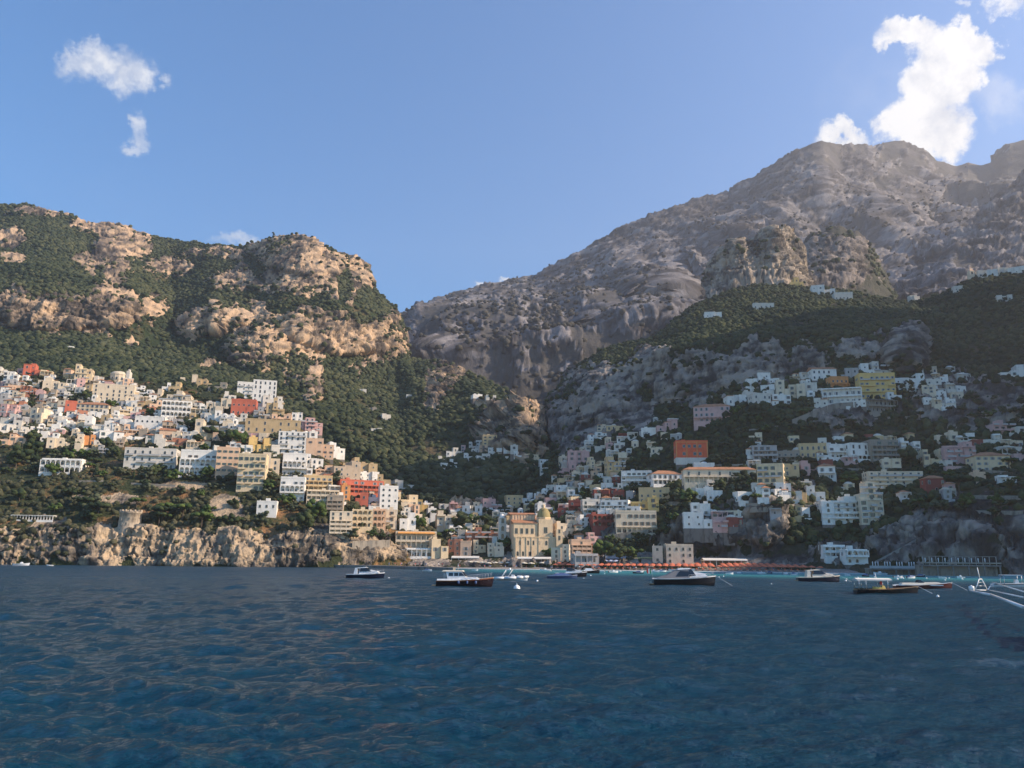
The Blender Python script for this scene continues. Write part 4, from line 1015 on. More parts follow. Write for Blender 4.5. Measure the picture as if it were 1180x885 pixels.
def colonnade():
    p=place(36,601); r=empty('terrace_pavilion',p,math.radians(6)); m=p.y/F; w=46*m; tag(r,'long white terrace pavilion with many columns on the dark cliff at far left','pavilion')
    b=MB(); b.box(-w/2,w/2,0,5,-6,.1,0); b.box(-w/2,w/2,3.4,5,.1,3.2,0); b.build('terrace_wall',[wm('white')],r)
    b=MB(); b.box(-w/2,w/2,-.1,5,3.2,3.5,0); b.build('roof',[wm('white')],r)
    b=MB(); b.box(-w/2,w/2,.05,.13,.1,1.0,0); b.build('railing',[wm('white')],r)
    cm=MB(); cm.box(-.16,.16,-.16,.16,0,3.1,0); cme=cm.mesh('column',[wm('white')])
    for i in range(15): put('column',cme,r,(-w/2+.3+(w-.6)*i/14,.35,.1))
    BOXES.append((12,60,584,602))
colonnade()
def chapel():
    p=place(134,440); r=empty('domed_chapel',p,math.radians(12)); m=p.y/F; tag(r,'pale stone chapel with a low round dome and bell gable on the upper left hill','chapel')
    R=10*m; h=float(P(134,430,p.y)[2]-p.z); b=MB(); b.rev(0,R,[(R,-6),(R,h*.9),(R*1.04,h*.9),(R*1.04,h)],14,0,False); b.build('wall',[wm('cream')],r)
    b=MB(); b.rev(0,R,[(R*math.cos(a)+.02,h+R*.42*math.sin(a)) for a in (0,.3,.6,.9,1.2,1.5,1.57)],16,0); b.build('dome',[wm('cream')],r)
    b=MB(); b.box(R*.9,R*1.25,R*.4,R*1.6,-4,h+3.2,0); b.box(R*1.0,R*1.15,R*.7,R*1.3,h+3.2,h+5.2,0); b.build('bell_gable',[wm('off-white')],r)
    for a in (-2.1,-1.57,-1.0): put('window',win('arch',1,1.2,2.2),r,(R*1.0*math.cos(a),R+R*1.0*math.sin(a),h*.3),rz=a+math.pi/2)
    BOXES.append((120,152,420,442))
chapel()
def hillbell():
    p=place(1121,321); r=empty('bell_tower',p,0); m=p.y/F; tag(r,'sunlit bell tower with pointed cap on the ridge at upper right','bell tower')
    h=10*m; b=MB(); b.box(-2.6,2.6,0,5.2,-4,h,0); b.build('tower_wall',[wm('cream')],r)
    b=MB(); b.add([(-2.7,-.1,h),(2.7,-.1,h),(2.7,5.3,h),(-2.7,5.3,h),(0,2.6,h+5)],[(0,1,4),(1,2,4),(2,3,4),(3,0,4),(3,2,1,0)],0); b.build('cap',[wm('peach')],r)
    put('opening',win('arch',1,1.6,2.6),r,(0,-.002,h*.6))
hillbell()
# ---- beach, quay
def strip(name,xs,f0,f1,mat,kind='structure',dz=0):
    V=[];n=0
    for px in xs:
        (Y0,z0),(Y1,z1)=f0(px),f1(px)
        for t in (0,.33,.66,1):
            Y=Y0+(Y1-Y0)*t; z=z0+(z1-z0)*t; c=P(px,650,Y); V.append((c[0],Y,z+dz))
    Fc=[(4*i+j,4*i+4+j,4*i+5+j,4*i+1+j) for i in range(len(xs)-1) for j in range(3)]
    o=mesh_np(name,V,Fc,[mat],True); tag(o,kind=kind); return o
bY=lambda px:float(np.interp(px,[430,480,560,700,900,1000,1100],[445,452,425,405,385,372,362]))
sand=NT('dark_sand'); ns_=sand.noise(.8,5); sand.col(sand.ramp(ns_,[(.3,(.17,.145,.125)),(.6,(.26,.23,.20)),(.8,(.33,.29,.25))]),.95,.1); sand.bump(ns_,.3,.6)
strip('beach',np.arange(505,1066,3),lambda p:(bY(p)-3,-.6),lambda p:(bY(p)+3,.45),sand.m)
strip('beach',np.arange(505,1066,3),lambda p:(bY(p)+3,.45),lambda p:(bY(p)+ (40 if p<940 else 14),2.5),sand.m)
foam=plain('surf_foam',(.75,.76,.75),.6); strip('surf',np.arange(512,1000,2),lambda p:(bY(p)-2.6+.5*math.sin(p*.31),.02),lambda p:(bY(p)-1.6+.4*math.sin(p*.57),.14),foam,dz=.0)
def sandz(px,Y): return .45+(Y-bY(px)-3)/(37.0)*2.05
def wallpix(name,pts,h,th,mat,label,cat,which=None,base=3,cap=False,Y=None,kind=None):
    """a wall following the ground through picture points, height h metres"""
    W=[]
    for i in range(len(pts)-1):
        n=max(2,int(abs(pts[i+1][0]-pts[i][0])/3)+1)
        for k in range(n+(i==len(pts)-2)):
            t=k/n; x=pts[i][0]+(pts[i+1][0]-pts[i][0])*t; y=pts[i][1]+(pts[i+1][1]-pts[i][1])*t
            hh=hit(x,y,which)
            if hh: W.append(hh[0])
    W=[w for w in W]; sm=[]
    for i in range(len(W)):
        a=W[max(0,i-2):i+3]; sm.append(sum(a,Vector())/len(a))
    V=[];Fc=[]
    for i,w in enumerate(sm):
        q=(w-CO); q.z=0; q.normalize(); o=q*th
        V+=[(w.x,w.y,w.z-base),(w.x,w.y,w.z+h),(w.x+o.x,w.y+o.y,w.z+h),(w.x+o.x,w.y+o.y,w.z-base)]
    for i in range(len(sm)-1):
        a=4*i; Fc+=[(a,a+4,a+5,a+1),(a+1,a+5,a+6,a+2),(a+2,a+6,a+7,a+3)]
    Fc+=[(0,1,2,3),(4*len(sm)-1,4*len(sm)-2,4*len(sm)-3,4*len(sm)-4)]
    b=MB(); b.add(V,Fc,0); o=b.build(name,[mat]); tag(o,label,cat,kind=kind); return o
M_CONC=wallmat('old_concrete',(.22,.20,.175),.35)
def quay():
    b=MB(); pts=[(375,653.3),(430,654.3),(480,656),(522,657.6)]
    W=[P0(x,y+.4) for x,y in pts]; V=[];Fc=[]
    for w in W: V+=[(w.x,w.y,-1),(w.x,w.y,1.35),(w.x,w.y+16,1.35),(w.x,w.y+16,-1)]
    for i in range(len(W)-1): a=4*i; Fc+=[(a,a+4,a+5,a+1),(a+1,a+5,a+6,a+2),(a+2,a+6,a+7,a+3)]
    Fc+=[(0,1,2,3),(15,14,13,12)]
    b.add(V,Fc,0); o=b.build('quay',[M_CONC]); tag(o,'low concrete landing quay below the left town','quay')
quay()
for nm,pts,h,lab_,w in [('retaining_wall',[(697,628),(750,620)],9.5,'tall stone retaining wall with white parapet under the cream six-window hotel',None),
    ('retaining_wall',[(762,582),(800,583)],4,'stone retaining wall above the trees right of the ochre house',None),
    ('road_wall',[(820,538),(900,536),(920,537)],2.6,'long pale road wall running behind the monastery building',None),
    ('retaining_wall',[(905,588),(948,590)],6.5,'stone garden wall under the white garden house',None),
    ('retaining_wall',[(842,585),(895,583)],3.5,'stone terrace wall on top of the grey cliff at centre right',None),
    ('retaining_wall',[(910,492),(960,472),(990,470)],8,'high stone wall rising below the white gallery villa',None),
    ('retaining_wall',[(1020,483),(1062,482)],3,'terrace wall below the stone terrace house',None),
    ('retaining_wall',[(1115,575),(1180,576)],3.5,'garden terrace wall at right below the yellow wing',None),
    ('retaining_wall',[(1120,592),(1182,593)],3,'lowest garden terrace wall at the right edge',None),
    ('retaining_wall',[(1130,547),(1165,549)],5,'grey retaining wall right of the umbrella pine',None),
    ('retaining_wall',[(1062,541),(1125,543)],5,'stone wall carrying the pink palace terrace',None),
    ('retaining_wall',[(403,632),(452,630)],7,'tall stone wall under the arcaded yellow hotel',None),
    ('retaining_wall',[(372,468),(400,468)],2.5,'upper stone terrace wall in the wood right of the left town',None),
    ('retaining_wall',[(385,477),(432,478)],2.5,'lower stone terrace wall in the wood right of the left town',None),
    ('retaining_wall',[(82,556),(122,555)],2,'garden wall above the scrubby bluff near the hotel',None),
    ('retaining_wall',[(148,558),(205,561)],2,'pale terrace wall on top of the scrubby bluff',None),
    ('retaining_wall',[(940,540),(1000,543)],2.5,'terrace wall under the three white right-hand villas',None),
    ('retaining_wall',[(860,497),(900,492)],2.2,'terrace wall in the grove below the upper right row',None)]:
    wallpix(nm,pts,h*.55,1.0,M_WALLST if 'pale' not in lab_ else wm('stone'),lab_,'wall')
wallpix('viaduct',[(524,540),(560,539),(592,543)],1.2,5.0,M_CONC,'grey road viaduct curving under the hamlet on the dark spur','viaduct',base=1.2)
M_PATH=wallmat('path_stone',(.27,.25,.22),.3)
wallpix('stair_path',[(1018,603),(1038,612),(1058,621)],.9,1.6,M_PATH,'upper flight of the zigzag stone stair on the right bluff','stairs',base=1)
wallpix('stair_path',[(1058,622),(1040,632),(1018,644),(1006,650)],.9,1.6,M_PATH,'lower flight of the zigzag stone stair on the right bluff','stairs',base=1)
LANDM+=[('orange umbrella rows',800,652),('zigzag stone stair',1040,625)]
# ---- beach furniture
def umb_mesh(col,name,R=1.5):
    r=empty('beach_umbrella',(0,0,0)); b=MB(); b.cyl(0,0,0,2.25,.035,.03,5); b.build('pole',[plain('pole_wood',(.45,.36,.24),.7)],r)
    b=MB(); n=8; V=[(0,0,2.55)]+[(R*math.cos(6.2832*i/n),R*math.sin(6.2832*i/n),2.05) for i in range(n)]+[(R*math.cos(6.2832*i/n),R*math.sin(6.2832*i/n),1.83) for i in range(n)]
    b.add(V,[(0,1+i,1+(i+1)%n) for i in range(n)]+[(1+i,n+1+i,n+1+(i+1)%n,1+(i+1)%n) for i in range(n)],0)
    b.build('canopy',[plain(name,col,.85)],r); return r
used={}
def putu(proto,x,y,z,label,group):
    if proto.name not in used: reg(proto); used[proto.name]=1; o=proto
    else: o=copy_tree(proto)
    o.location=(x,y,z); o.rotation_euler=(0,0,random.random()*.8); o['label']=label; o['category']='umbrella'; o['group']=group; return o
uo=umb_mesh((.60,.16,.08),'orange_canvas_umbrella'); uw=umb_mesh((.72,.72,.72),'white_canvas_umbrella'); ub=umb_mesh((.12,.20,.45),'blue_canvas_umbrella'); uc=umb_mesh((.70,.62,.48),'cream_canvas_umbrella',1.9)
g=0
for row in range(6):
    px=640+row*1.5
    while px<948-row*9:
        Y=bY(px)+5+row*4.6
        c=P(px,650,Y)
        if not (822<px<827): putu(uo,c[0]+random.gauss(0,.15),Y+random.gauss(0,.3),sandz(px,Y)-.05,'orange-red umbrella in the dense rows on the long beach','orange beach umbrellas')
        px+=3.3*F/Y*1.0
# sunbeds in front of the orange rows
lr=empty('sunbed',(0,0,0)); b=MB(); b.box(-.32,.32,-1,.95,.28,.36,0)
for sx in (-.28,.28):
    for sy in (-.85,.8): b.box(sx-.03,sx+.03,sy-.03,sy+.03,0,.28,0)
b.build('frame',[wm('white')],lr); b=MB(); b.box(-.3,.3,-1,.4,.36,.46,0); b.add([(-.3,.4,.36),(.3,.4,.36),(.3,1.0,.78),(-.3,1.0,.78),(-.3,.4,.46),(.3,.4,.46),(.3,.95,.88),(-.3,.95,.88)],[(3,2,1,0),(4,5,6,7),(0,1,5,4),(1,2,6,5),(2,3,7,6),(3,0,4,7)],0); b.build('cushion',[plain('orange_canvas_umbrella',(.60,.16,.08),.85)],lr); reg(lr)
k=0
for row in range(3):
    px=641.0+row
    while px<944-row*12:
        Y=bY(px)+3.4+row*2.3; c=P(px,650,Y); o=lr if k==0 else copy_tree(lr); k+=1
        o.location=(c[0]+random.gauss(0,.15),Y,sandz(px,Y)-.02); o.rotation_euler=(0,0,random.gauss(0,.08)); tag(o,'orange sunbed lined up at the water side of the orange umbrellas','sunbed','orange sunbeds on the beach')
        px+=3.1*F/Y
for px in np.arange(695,722,6.2):
    for row in range(4):
        Y=bY(px)+29+row*3.4-0; c=P(px+row,650,Y); putu(uw if (row%2==0) else ub,c[0],Y,sandz(px,Y)+.35,('white' if row%2==0 else 'blue')+' umbrella in the small block behind the orange rows',('white' if row%2==0 else 'blue')+' beach umbrellas')
for px in (542,549,556,563,571,578,586,595,604,612,625,633):
    Y=bY(px)+random.uniform(12,24); c=P(px,650,Y); putu(uc,c[0],Y,sandz(px,Y),'cream umbrella on the open beach in front of the church','cream beach umbrellas')
def beachroof(x0,x1,Yo,z,name,mat,label,deep=7):
    xm=(x0+x1)/2; Y=bY(xm)+Yo; c0=P(x0,650,Y)[0]; c1=P(x1,650,Y)[0]; w=c1-c0; gz=sandz(xm,Y)
    r=empty('beach_bar',((c0+c1)/2,Y,gz)); tag(r,label,'beach bar')
    b=MB(); b.box(-w/2,w/2,-.3,deep,z,z+.35,0); b.add([(-w/2,-.3,z+.36),(w/2,-.3,z+.36),(w/2,deep*.5,z+1.3),(-w/2,deep*.5,z+1.3),(w/2,deep,z+.36),(-w/2,deep,z+.36)],[(0,1,2,3),(3,2,4,5)],0); b.build('roof',[mat],r)
    pm=MB(); pm.box(-.12,.12,-.12,.12,0,z,0); pme=pm.mesh('post',[wm('white')]); n=max(3,int(w/3.2))
    for i in range(n+1): put('post',pme,r,(-w/2+.2+(w-.4)*i/n,.1,0))
    b=MB(); b.box(-w/2+.3,w/2-.3,deep-1.5,deep,0,z,0); b.build('back_wall',[wm('stone')],r)
beachroof(811,862,27,3.4,'a',plain('cream_canvas',(.70,.66,.58),.8),'long beach bar with cream awning roof behind the orange umbrellas')
beachroof(723,764,26,3.6,'b',plain('dark_green_canvas',(.05,.09,.05),.8),'beach bar with dark green roof left of the cream beach villa')
beachroof(697,722,43,3.0,'c',plain('grey_canvas',(.25,.26,.27),.8),'grey-roofed beach bar behind the white and blue umbrellas',5)
beachroof(596,638,30,3.2,'d',plain('cream_canvas',(.70,.66,.58),.8),'cream-roofed beach restaurant below the church')
beachroof(520,552,30,3.4,'e',plain('cream_canvas',(.70,.66,.58),.8),'cream-roofed beach bar left of the church, beside the quay')
# bathing platform on the right rocks
def platform(x0,x1,yb,z,label,roofed):
    c=P0((x0+x1)/2,yb); Y=c.y; w=(x1-x0)*Y/F; r=empty('bathing_platform',(c.x,Y,0),math.radians(-6)); tag(r,label,'platform')
    b=MB(); b.box(-w/2,w/2,0,7,z-.5,z,0); b.build('deck',[M_CONC],r)
    b=MB(); b.box(-w/2+.3,w/2-.3,3,7.2,-2,z-.502,0); b.build('sea_wall',[M_WALLST],r)
    pm=MB(); pm.box(-.25,.25,-.25,.25,-1.5,z-.5,0); pme=pm.mesh('pile',[M_CONC])
    for i in range(int(w/5)+1): put('pile',pme,r,(-w/2+.4+i*(w-.8)/int(w/5),.5,0))
    b=MB(); b.box(-w/2,w/2,.02,.08,z+.05,z+1.0,0) if not roofed else b.box(-w/2,w/2,.02,.06,z+.5,z+1.0,0); b.build('railing',[wm('grey') if not roofed else wm('stone')],r)
    if roofed:
        b=MB(); b.box(-w/2+1,w/2-1,1,6,z+3.1,z+3.35,0); b.build('roof',[M_CONC],r)
        pm=MB(); pm.box(-.1,.1,-.1,.1,0,3.1,0); pme=pm.mesh('post',[wm('grey')])
        for i in range(12): put('post',pme,r,(-w/2+1.2+i*(w-2.4)/11,1.2,z))
    return r,c,Y,w
pr_,pc,pY,pw=platform(1066,1152,664,4.2,'long roofed bathing platform on piles under the right cliff',True)
pr2,pc2,pY2,pw2=platform(1005,1062,662.5,2.6,'open bathing platform with white umbrellas under the zigzag stair',False)
cu_=MB(); cu_.cyl(0,0,0,1.0,.03,.03,5); cu_.cyl(0,0,.8,2.4,.10,.22,7,1); cu_.cyl(0,0,2.4,2.75,.2,.02,7,1); cume=cu_.mesh('closed_umbrella',[M_RAIL,plain('white_canvas_umbrella',(.72,.72,.72),.8)])
for i in range(22):
    if i<12: base,w,z,ang=pc2,pw2,2.6,-6
    else: base,w,z,ang=pc,pw,4.2,-6
    t=(i%12+.5)/12 if i<12 else (i-12+.5)/10*.9-.02
    x=(t-.5)*w*.92; y=1.2+(i%3)*1.6 if i<12 else .5; a=math.radians(ang)
    o=put('closed_umbrella',cume,None,(base.x+x*math.cos(a)-y*math.sin(a),base.y+x*math.sin(a)+y*math.cos(a),z)); tag(o,'white closed umbrella standing on the '+('open' if i<12 else 'roofed')+' bathing platform','umbrella','closed umbrellas on the '+('open' if i<12 else 'roofed')+' platform')
# ---- boats
def stations(L,B,s0,s1,keel=.35,full=.62,n=14,tr=.82,rake=.10):
    out=[]
    for i in range(n+1):
        t=i/n; x=-L/2+L*t
        b=B/2*(tr+(1-tr)*min(1,t/.35)) if t<.35 else B/2*(max(0,1-((t-.35)/.65)**(2.6*full/.62)))
        s=s0+(s1-s0)*max(0,(t-.2)/.8)**1.8; k=-keel*(1-max(0,(t-.75)/.25)**2)
        out.append((x,max(b,.02),s,k,t))
    return out
def hull(b,L,B,s0,s1,mh=0,md=1,ms=2,stripe=.16,**k):
    st=stations(L,B,s0,s1,**k); V=[];Fc=[];M=[]
    for x,w,s,kz,t in st:
        rk=(t>.6)*(t-.6)*.32*L*.28
        r=[(x-rk,0,kz),(x-rk*.8,w*.62,kz*.35),(x-rk*.5,w*.80,s*.35),(x-rk*.12,w*.95,s-stripe),(x,w,s),(x,w*.88,s+.03),(x,w*.86,s-.12)]
        V+=[(p[0],-p[1],p[2]) for p in r]+r
    m=7
    for i in range(len(st)-1):
        for side in (0,1):
            for j in range(m-1):
                a=i*2*m+side*m+j; c=a+2*m; f=(a,c,c+1,a+1) if side==0 else (a+1,c+1,c,a)
                Fc.append((f,mh if j<3 else (ms if j in(3,) else md)))
        a=i*2*m+m-1; Fc.append(((a,a+2*m,a+3*m,a+m),md))
    for f,mm in Fc: pass
    base=len(b.v); b.v+=V
    for f,mm in Fc: b.f.append(tuple(base+q for q in f)); b.m.append(mm); b.sm.append(mm==mh)
    b.f.append(tuple(base+q for q in [0,1,2,3,4,5,6,13,12,11,10,9,8])); b.m.append(mh); b.sm.append(False)
def cabin(b,prof,w0,w1,m=0,cap=1):
    """side profile (x,z) closed polygon, half width w0 at bottom to w1 at top"""
    z0=min(p[1] for p in prof); z1=max(p[1] for p in prof); n=len(prof)
    hw=lambda z:w0+(w1-w0)*(z-z0)/max(.01,z1-z0)
    V=[(x,-hw(z),z) for x,z in prof]+[(x,hw(z),z) for x,z in prof]
    b.add(V,[tuple(range(n))[::-1],tuple(range(n,2*n))]+[(i,(i+1)%n,n+(i+1)%n,n+i) for i in range(n)],m)
def side_glass(b,prof,w0,w1,z0,z1,m=0,off=.02):
    hw=lambda z:w0+(w1-w0)*(z-z0)/max(.01,z1-z0)+off
    n=len(prof)
    b.add([(x,-hw(z),z) for x,z in prof],[tuple(range(n))[::-1]],m); b.add([(x,hw(z),z) for x,z in prof],[tuple(range(n))],m)
GEL=plain('white_gelcoat',(.72,.72,.71),.25,.5); NAVY=plain('navy_hull',(.012,.014,.03),.15,.5); BLK=plain('black_hull',(.010,.010,.014),.15,.5); BORD=plain('maroon_hull',(.085,.018,.018),.25,.5); TEAK=plain('teak_deck',(.34,.22,.12),.7); CREAM=plain('cream_gelcoat',(.70,.62,.50),.4); INOX=plain('steel_rail',(.6,.6,.6),.3,.5,1); GREYT=plain('grey_rubber',(.62,.63,.64),.5); BLUC=plain('blue_boat_cover',(.06,.10,.22),.7); REDC=plain('red_cloth',(.55,.05,.05),.8); YEL=plain('yellow_cushion',(.75,.55,.16),.7); CANV=plain('boat_canopy',(.62,.59,.54),.8); DKC=plain('charcoal_cover',(.16,.16,.17),.6)
def boatroot(name,x0,x1,wy,label,rot=0,cat='boat'):
    c=P0((x0+x1)/2,wy); L=(x1-x0)*c.y/F/math.cos(math.radians(rot)); r=empty(name,c,math.radians(rot)); tag(r,label,cat); return r,L
def rail(r,L,B,s,t0,t1,h=.6,n=9,name='bow_rail'):
    b=MB(); st=stations(L,B,s[0],s[1],n=40); sel=[q for q in st if t0<=q[4]<=t1]
    for sd in (-1,1):
        pts=[Vector((x,sd*w*.9,z+h)) for x,w,z,k,t in sel]
        for i in range(len(pts)-1): b.tube(pts[i],pts[i+1],.025,0,4)
        for i in range(0,len(pts),max(1,len(pts)//n)): b.tube(pts[i]-Vector((0,0,h)),pts[i],.02,0,4)
    b.build(name,[INOX],r)
def express(x0,x1,wy,label,hullm,rot=0,top=True,cover=False,deckm=GEL,arch=False):
    r,L=boatroot('motor_yacht',x0,x1,wy,label,rot,'motor yacht'); B=L*.3; s0,s1=L*.105,L*.155
    b=MB(); hull(b,L,B,s0,s1); b.build('hull',[hullm,deckm,deckm],r)
    b=MB(); zt=s1+L*.035
    cabin(b,[(-L*.16,s0),(L*.36,s1*.93),(L*.30,zt),(L*.10,zt+L*.03),(-L*.05,zt+L*.02),(-L*.16,zt-.1)],B*.36,B*.24); b.build('coachroof',[deckm],r)
    b=MB()
    if cover:
        cabin(b,[(-L*.46,s0),(L*.06,s0+.1),(L*.10,s0+L*.13),(L*.02,s0+L*.145),(-L*.14,s0+L*.135),(-L*.30,s0+L*.05)],B*.42,B*.25); b.build('cover',[DKC],r)
        b=MB(); side_glass(b,[(-L*.16,s0+.35),(L*.11,s0+L*.04),(L*.08,s0+L*.115),(-L*.08,s0+L*.12)],B*.41,B*.28,s0,s0+L*.14); cabin(b,[(L*.06,s1*.95),(L*.17,s1),(L*.10,s0+L*.15),(L*.07,s0+L*.15)],B*.33,B*.27); b.build('windscreen',[M_GLASS],r)
        b=MB(); cabin(b,[(-L*.12,s0+L*.135),(L*.09,s0+L*.15),(L*.08,s0+L*.165),(-L*.10,s0+L*.16)],B*.29,B*.26); b.build('hardtop',[GEL],r)
    else:
        cabin(b,[(-L*.14,zt-.15),(L*.16,zt-.05),(L*.02,zt+L*.085),(-L*.12,zt+L*.085)],B*.34,B*.27); b.build('windscreen',[M_GLASS],r)
        if top:
            b=MB(); cabin(b,[(-L*.28,zt+L*.075),(-L*.02,zt+L*.10),(L*.04,zt+L*.085),(L*.03,zt+L*.08),(-L*.27,zt+L*.06)],B*.32,B*.30)
            cabin(b,[(-L*.30,s0),(-L*.20,s0+.1),(-L*.21,zt+L*.07),(-L*.27,zt+L*.065)],B*.38,B*.32); b.build('hardtop',[deckm],r)
    b=MB(); b.box(-L*.5-L*.05,-L*.5+.02,-B*.36,B*.36,.18,.30,0); b.build('swim_platform',[TEAK],r)
    rail(r,L,B,(s0,s1),.55,.98); return r,L,B,s0,s1
b1=express(400,443,666.5,'white motor yacht with dark navy lower hull, leftmost of the moored boats',NAVY,-4)
b7=express(754,824,674.5,'long sleek black cruiser with grey cover and flag at the stern',BLK,-3,cover=True)
r,L_=b7[0],b7[1]
b=MB(); b.tube((-L_*.5,0,b7[3]),(-L_*.53,0,b7[3]+1.9),.03); f_=b.build('flag_pole',[INOX],r)
b=MB(); b.box(-L_*.53-.75,-L_*.53-.5,-.012,.012,b7[3]+.9,b7[3]+1.8,0); b.box(-L_*.53-.5,-L_*.53-.25,-.012,.012,b7[3]+.9,b7[3]+1.8,1); b.box(-L_*.53-.25,-L_*.53,-.012,.012,b7[3]+.9,b7[3]+1.8,2); b.build('flag',[REDC,GEL,plain('green_cloth',(.03,.25,.08),.8)],f_)
b=MB(); b.tube((L_*.5,0,b7[4]-.1),(L_*.5+3.2,-1.5,-.2),.03); b.build('anchor_line',[GEL],r)
b8=express(920,967,670.5,'navy motor yacht with cream flybridge near the right beach',NAVY,-5,deckm=CREAM)
b=MB(); b.tube((b8[1]*.5,0,b8[4]-.1),(b8[1]*.5+2.8,-1.2,-.2),.03); b.build('anchor_line',[GEL],b8[0])
b4=express(640,676,664.5,'low white speedboat with black hull behind the blue covered one',BLK,-6,top=False)
# blue covered launch
r,L_=boatroot('launch',631,665,666.8,'low launch under a blue cover in front of the black-hulled speedboat',-4); B_=L_*.3
b=MB(); hull(b,L_,B_,.75,1.0,stripe=.1); b.build('hull',[plain('slate_blue_hull',(.05,.08,.17),.4),BLUC,GEL],r)
b=MB(); cabin(b,[(-L_*.42,.74),(L_*.35,.9),(L_*.05,1.45),(-L_*.05,1.5)],B_*.4,B_*.12); b.build('boat_cover',[BLUC],r)
# dark boat with white cover
r,L_=boatroot('launch',668,691,661,'dark-hulled launch with white cover close to the beach',-4); B_=L_*.3
b=MB(); hull(b,L_,B_,.9,1.5,stripe=.12); b.build('hull',[BLK,CREAM,BORD],r)
b=MB(); cabin(b,[(-L_*.3,.9),(L_*.2,1.1),(L_*.08,1.9),(-L_*.18,1.9)],B_*.36,B_*.2); b.build('boat_cover',[GEL],r)
# lobster-style yacht with cabin
def lobster():
    r,L=boatroot('cabin_cruiser',504,568,676,'dark burgundy-hulled cabin cruiser with white wheelhouse, largest of the left boats',-3,'cabin cruiser'); B=L*.32; s0,s1=L*.105,L*.165
    b=MB(); hull(b,L,B,s0,s1,stripe=.22,rake=.2); b.build('hull',[plain('dark_burgundy_hull',(.022,.010,.012),.2,.5),CREAM,plain('mahogany_rail',(.22,.07,.03),.4)],r)
    b=MB(); cabin(b,[(-L*.48,s0-.02),(-L*.02,s0+.02),(L*.26,s0+.2),(L*.20,s0+L*.055),(-L*.02,s0+L*.06),(-L*.2,s0+L*.03),(-L*.48,s0+.25)],B*.42,B*.34); b.build('trunk_cabin',[GEL],r)
    b=MB(); z=s0+L*.03; zt=s0+L*.155
    cabin(b,[(-L*.30,z),(L*.04,z),(L*.00,z+L*.05),(-L*.06,zt),(-L*.33,zt)],B*.36,B*.31); wh=b.build('wheelhouse',[GEL],r)
    for x0,x1 in ((-.28,-.20),(-.185,-.11)):
        b=MB(); side_glass(b,[(x0*L,z+L*.045),(x1*L,z+L*.045),(x1*L-.05,zt-L*.025),(x0*L,zt-L*.025)],B*.36,B*.31,z,zt); b.build('window',[M_GLASS],wh)
    b=MB(); side_glass(b,[(-L*.10,z+L*.045),(L*.00,z+L*.05),(-L*.055,zt-L*.02),(-L*.10,zt-L*.025)],B*.36,B*.31,z,zt); cabin(b,[(L*.012,z+L*.05),(L*.03,z+L*.05),(-L*.035,zt-L*.01),(-L*.055,zt-L*.01)],B*.33,B*.29); b.build('windscreen',[M_GLASS],wh)
    b=MB(); cabin(b,[(-L*.40,zt-.02),(-L*.02,zt-.02),(-L*.05,zt+.16),(-L*.38,zt+.16)],B*.36,B*.33); b.build('hardtop',[CREAM],r)
    b=MB(); b.tube((-L*.13,0,zt+.1),(-L*.13,0,zt+1.3),.04); b.tube((-L*.36,-B*.3,s0),(-L*.36,-B*.3,zt),.05); b.tube((-L*.36,B*.3,s0),(-L*.36,B*.3,zt),.05); b.build('mast',[INOX],r)
    for x in (-.10,.05,.2): 
        b=MB(); b.rev(x*L,-B*.5-.1,[(.02,s0-.55),(.17,s0-.45),(.19,s0-.1),(.02,s0+.02)],8,0); b.build('fender',[BLUC],r)
    rail(r,L,B,(s0,s1),.55,.98,.75)
    b=MB(); b.box(-L*.5-L*.07,-L*.5,-B*.4,B*.4,.15,.28,0); b.build('swim_platform',[TEAK],r)
lobster()
def rib(x0,x1,wy,label,rot,s=1):
    r,L=boatroot('inflatable_boat',x0,x1,wy,label,rot,'inflatable boat'); B=L*.36; 
    b=MB(); pts=[(-L*.5,B*.4),(-L*.2,B*.42),(L*.15,B*.40),(L*.34,B*.27),(L*.45,B*.1),(L*.47,0)]
    path=[(x,-y,.55+max(0,x)*.09) for x,y in pts]+[(x,y,.55+max(0,x)*.09) for x,y in pts[::-1][1:]]
    for i in range(len(path)-1): b.tube(path[i],path[i+1],L*.034,0,10)
    b.build('tube',[GREYT],r)
    b=MB(); hull(b,L*.95,B*.7,.35,.7,stripe=.05); b.build('hull',[GEL,GEL,GEL],r)
    b=MB(); cabin(b,[(-L*.02,.4),(L*.12,.4),(L*.08,1.25),(L*.0,1.35)],B*.16,B*.12); cabin(b,[(-L*.18,.4),(-L*.06,.4),(-L*.07,.95),(-L*.18,1.0)],B*.18,B*.16); cabin(b,[(L*.15,.5),(L*.33,.75),(L*.28,1.15),(L*.17,1.15)],B*.22,B*.15); b.build('console',[GEL],r)
    b=MB()
    for sd in (-1,1): b.tube((-L*.30,sd*B*.38,.6),(-L*.15,sd*B*.30,2.3),.07,0,6); b.tube((-L*.15,sd*B*.30,2.3),(L*.02,sd*B*.24,2.35),.06,0,6); b.tube((L*.02,sd*B*.24,2.35),(-L*.10,sd*B*.3,.8),.05,0,6)
    b.box(-L*.16,L*.03,-B*.3,B*.3,2.32,2.42,0); b.rev(-L*.05,0,[(.25,2.42),(.25,2.7),(.02,2.8)],8,0); b.build('radar_arch',[GEL],r)
    b=MB(); cabin(b,[(-L*.56,.1),(-L*.5,.1),(-L*.49,.95),(-L*.54,1.0)],.2,.16); b.build('outboard_motor',[BLK],r)
rib(570,609,669,'white and grey inflatable boat with radar arch, right of the burgundy-hulled cruiser',-6)
